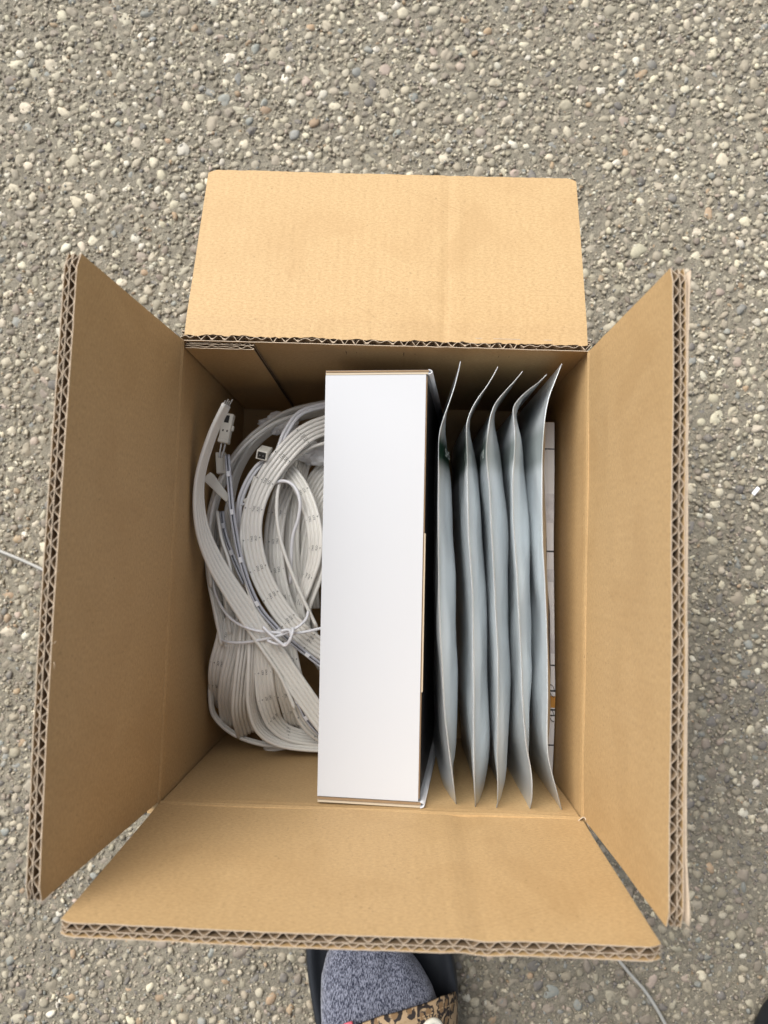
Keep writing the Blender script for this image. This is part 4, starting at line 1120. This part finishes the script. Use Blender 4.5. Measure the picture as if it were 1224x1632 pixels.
# trousers: shins, thighs and seat
def limb(path, r_, vs, fs):
    pts = cr([(*p, q) for p, q in zip(path, r_)], 6)
    rings = []
    for i, p in enumerate(pts):
        c_ = Vector(p[:3]); T = (Vector(pts[min(i + 1, len(pts) - 1)][:3]) - Vector(pts[max(i - 1, 0)][:3])).normalized()
        a_ = T.cross(Vector((1, .05, .02))).normalized(); b_ = a_.cross(T)
        rings.append([c_ + a_ * (p[3] * math.cos(6.28318 * k / 20)) + b_ * (p[3] * math.sin(6.28318 * k / 20)) for k in range(20)])
    loft(rings, vs, fs)
vs, fs = [], []
for T0, A0, kn in ((TOE, AX, KN1), (TOE2, AX2, KN2)):
    an = T0 + A0 * 205 + Vector((0, 0, 150))
    limb([an, an.lerp(kn, .5) + Vector((0, -10, 0)), kn, kn.lerp(Vector((185, -860, 400)), .3) + Vector((0, 0, 25)), Vector((185 + (kn.x - 185) * .55, -860, 400))], [66, 70, 76, 88, 110], vs, fs)
limb([Vector((185, -900, 330)), Vector((185, -890, 450)), Vector((185, -820, 640)), Vector((185, -730, 860)), Vector((185, -690, 960))], [175, 180, 165, 170, 120], vs, fs)
tr = adopt(link('clothes', foot_mesh('clothes', vs, fs), 'trousers', smooth=True), person)
rm = tr.modifiers.new('fuse', 'REMESH'); rm.mode = 'VOXEL'; rm.voxel_size = .012; rm.use_smooth_shade = True
smo = tr.modifiers.new('soften', 'SMOOTH'); smo.factor = .5; smo.iterations = 8

SW = [(-26, 6), (-22, 24), (-14, 37), (0, 47), (25, 56), (55, 60), (90, 58), (140, 50), (200, 46), (250, 43), (272, 30), (280, 8)]
def sandal(T0, A0, L0, strap=True):
    # sole with a raised rim
    bs = [-26, -25, -22, -17, -10, 0, 12, 25, 40, 60, 80, 105, 130, 160, 190, 220, 245, 262, 272, 278, 280]
    vs, fs = [], []
    rows = []
    prof = lambda hw: [(-hw * .96, 0), (-hw, 5), (-hw, 20), (-hw + 1.5, 25), (-hw + 5, 26.5), (-hw + 9, 24), (-hw + 14 if hw > 20 else -hw * .3, 19), (0, 18),
                       (hw - 14 if hw > 20 else hw * .3, 19), (hw - 9, 24), (hw - 5, 26.5), (hw - 1.5, 25), (hw, 20), (hw, 5), (hw * .96, 0)]
    for b in bs:
        hw = interp(SW, b)
        pr = prof(max(hw, 12)) if hw >= 12 else [(x * hw / 12, z) for x, z in prof(12)]
        k = 0 if -18 < b < 270 else 1
        rows.append([T0 + A0 * (b + (.22 * x if b < 60 else .22 * x * max(0, 1 - (b - 60) / 60))) + L0 * x + Vector((0, 0, max(z, 24) if k and 6 < z < 24.5 and abs(x) < hw - 3 else z)) for x, z in pr])
    m_ = len(rows[0])
    for r_ in rows: vs.extend(r_)
    for i in range(len(rows) - 1):
        for j in range(m_ - 1): fs.append((i * m_ + j, i * m_ + j + 1, (i + 1) * m_ + j + 1, (i + 1) * m_ + j))
        fs.append((i * m_ + m_ - 1, i * m_, (i + 1) * m_, (i + 1) * m_ + m_ - 1))
    fs += [tuple(range(m_)), tuple((len(rows) - 1) * m_ + j for j in range(m_ - 1, -1, -1))]
    so = adopt(link('sandal', foot_mesh('sandal', vs, fs), 'rubber', smooth=True), person)
    sb = so.modifiers.new('round', 'SUBSURF'); sb.levels = 2; sb.render_levels = 2
    # strap arching over the foot
    def sp(s, b, lift=0.0):
        """s -1..1 across, b distance from the toe along the foot"""
        hw = interp(SW, b) - 1.0
        hh = interp(FH, b) + 27.5
        a = s * 1.42
        x = hw * math.sin(a) / math.sin(1.42) * (1 if abs(s) < .9 else 1)
        z = 18 + (hh - 18) * max(0.0, math.cos(a) - math.cos(1.42)) ** .55 / (1 - math.cos(1.42)) ** .55
        return T0 + A0 * b + L0 * (x + .0) + Vector((0, 0, z + lift))
    f0 = lambda s: interp([(-1, 106), (-.6, 78), (-.3, 70), (0, 64), (.3, 62), (.6, 62), (.8, 66), (.9, 70), (1, 82)], s)
    vs, fs, uvs = [], [], []
    NS, NB = 40, 14
    for l_ in (1, 0):
        for i in range(NS + 1):
            s = -1 + 2 * i / NS
            for j in range(NB + 1):
                b = f0(s) + 80 * j / NB
                ed = min(j, NB - j) == 0
                vs.append(sp(s, b, (2.6 if not ed else 2.0) if l_ else 0)); uvs.append((s * 75, b))
    n_ = (NS + 1) * (NB + 1)
    for i in range(NS):
        for j in range(NB):
            a = i * (NB + 1) + j
            fs.append((a, a + NB + 1, a + NB + 2, a + 1)); fs.append((n_ + a, n_ + a + 1, n_ + a + NB + 2, n_ + a + NB + 1))
        for j in (0, NB):
            a = i * (NB + 1) + j
            fs.append((a, a + n_, a + n_ + NB + 1, a + NB + 1) if j == 0 else (a, a + NB + 1, a + n_ + NB + 1, a + n_))
    st = link('strap', foot_mesh('strap', vs, fs, uvs), 'leopard', so, smooth=True)
    # stitching along the front edge
    vs, fs = [], []
    sa = -.98
    while sa < .97:
        p, q = sp(sa, f0(sa) + 6, 2.75), sp(sa + .028, f0(sa + .028) + 6, 2.75)
        d_ = (q - p).normalized(); sd_ = d_.cross(Vector((0, 0, 1))).normalized() * .45
        n0 = len(vs)
        vs += [p - sd_, q - sd_, q + sd_, p + sd_]; vs += [v_ + Vector((0, 0, -.5)) for v_ in vs[n0:n0 + 4]]
        fs += [(n0, n0 + 1, n0 + 2, n0 + 3)] + [(n0 + a, n0 + (a + 1) % 4, n0 + 4 + (a + 1) % 4, n0 + 4 + a) for a in range(4)]
        sa += .045
    link('stitching', foot_mesh('stitching', vs, fs), 'stitch', st)
    if strap:
        # raised cream letter on the strap: the top bow of a round letter and its stem
        cs, cb = .46, 81.0
        pth = []
        for k in range(25):
            a = math.radians(200 - 10.5 * k)
            pth.append(sp(cs + .115 * math.cos(a), cb - 9 * math.sin(a), 3.6))
        for k in range(1, 6): pth.append(sp(cs + .115 * math.cos(math.radians(-52)) + .0, cb + 7 + 3.5 * k, 3.6))
        link('raised_letter', tube_mesh('raised_letter', [(p - Vector((10.1, 8.33, 0))) * FK + Vector((10.1, 8.33, 0)) for p in pth], 2.4, 10), 'cream_rubber', st, smooth=True)
        # pink lining peeping out at the front edge
        pk = [sp(s_, f0(s_) - 1.2, .4) for s_ in (-.34, -.30, -.26)]
        link('lining', tube_mesh('lining', [(p - Vector((10.1, 8.33, 0))) * FK + Vector((10.1, 8.33, 0)) for p in pk], 1.9, 8), 'pink', st, smooth=True)
    return so
M['stitch'] = plain('tan_thread', (0.36, 0.25, 0.14), 0.8, .2)
sandal(TOE, AX, LA)
sandal(TOE2, AX2, LA2, False)

# ------------------------------------------------------------------ cord and scrap on the ground
cpts = cr([(-388.3, 18.1, 2), (-352.3, 4.8, 2), (-315.3, -9.5, 2), (-250, -40, 2.2), (-190, -110, 2.2), (-172, -170, 2.2), (-110, -195, 2.2), (40, -205, 2.2), (150, -255, 2.2), (220.1, -337.2, 2), (242.1, -361.1, 2), (258.6, -386.6, 2), (272.3, -416.2, 2)], 10)
o = link('cord', tube_mesh('cord', cpts, 1.5, 10), 'cord', smooth=True)
o['label'] = 'thin pale cord lying on the paving, passing round under the flaps'; o['category'] = 'cord'
c0 = Vector((337.2, 81.4, 2))
me = box_mesh('plastic_scrap', (-4.4, -1.8, -.5), (4.4, 1.8, .5), .5, 2, lambda p: tuple(c0 + Vector((0, 0, 1.2)) + Matrix.Rotation(.9, 3, 'Z') @ (Vector(p) + Vector((0, 0, .05 * p[0] ** 2 - .2 * (p[0] > 3))))))
o = link('plastic_scrap', me, 'scrap')
o['label'] = 'small white scrap on the paving right of the box'; o['category'] = 'scrap'
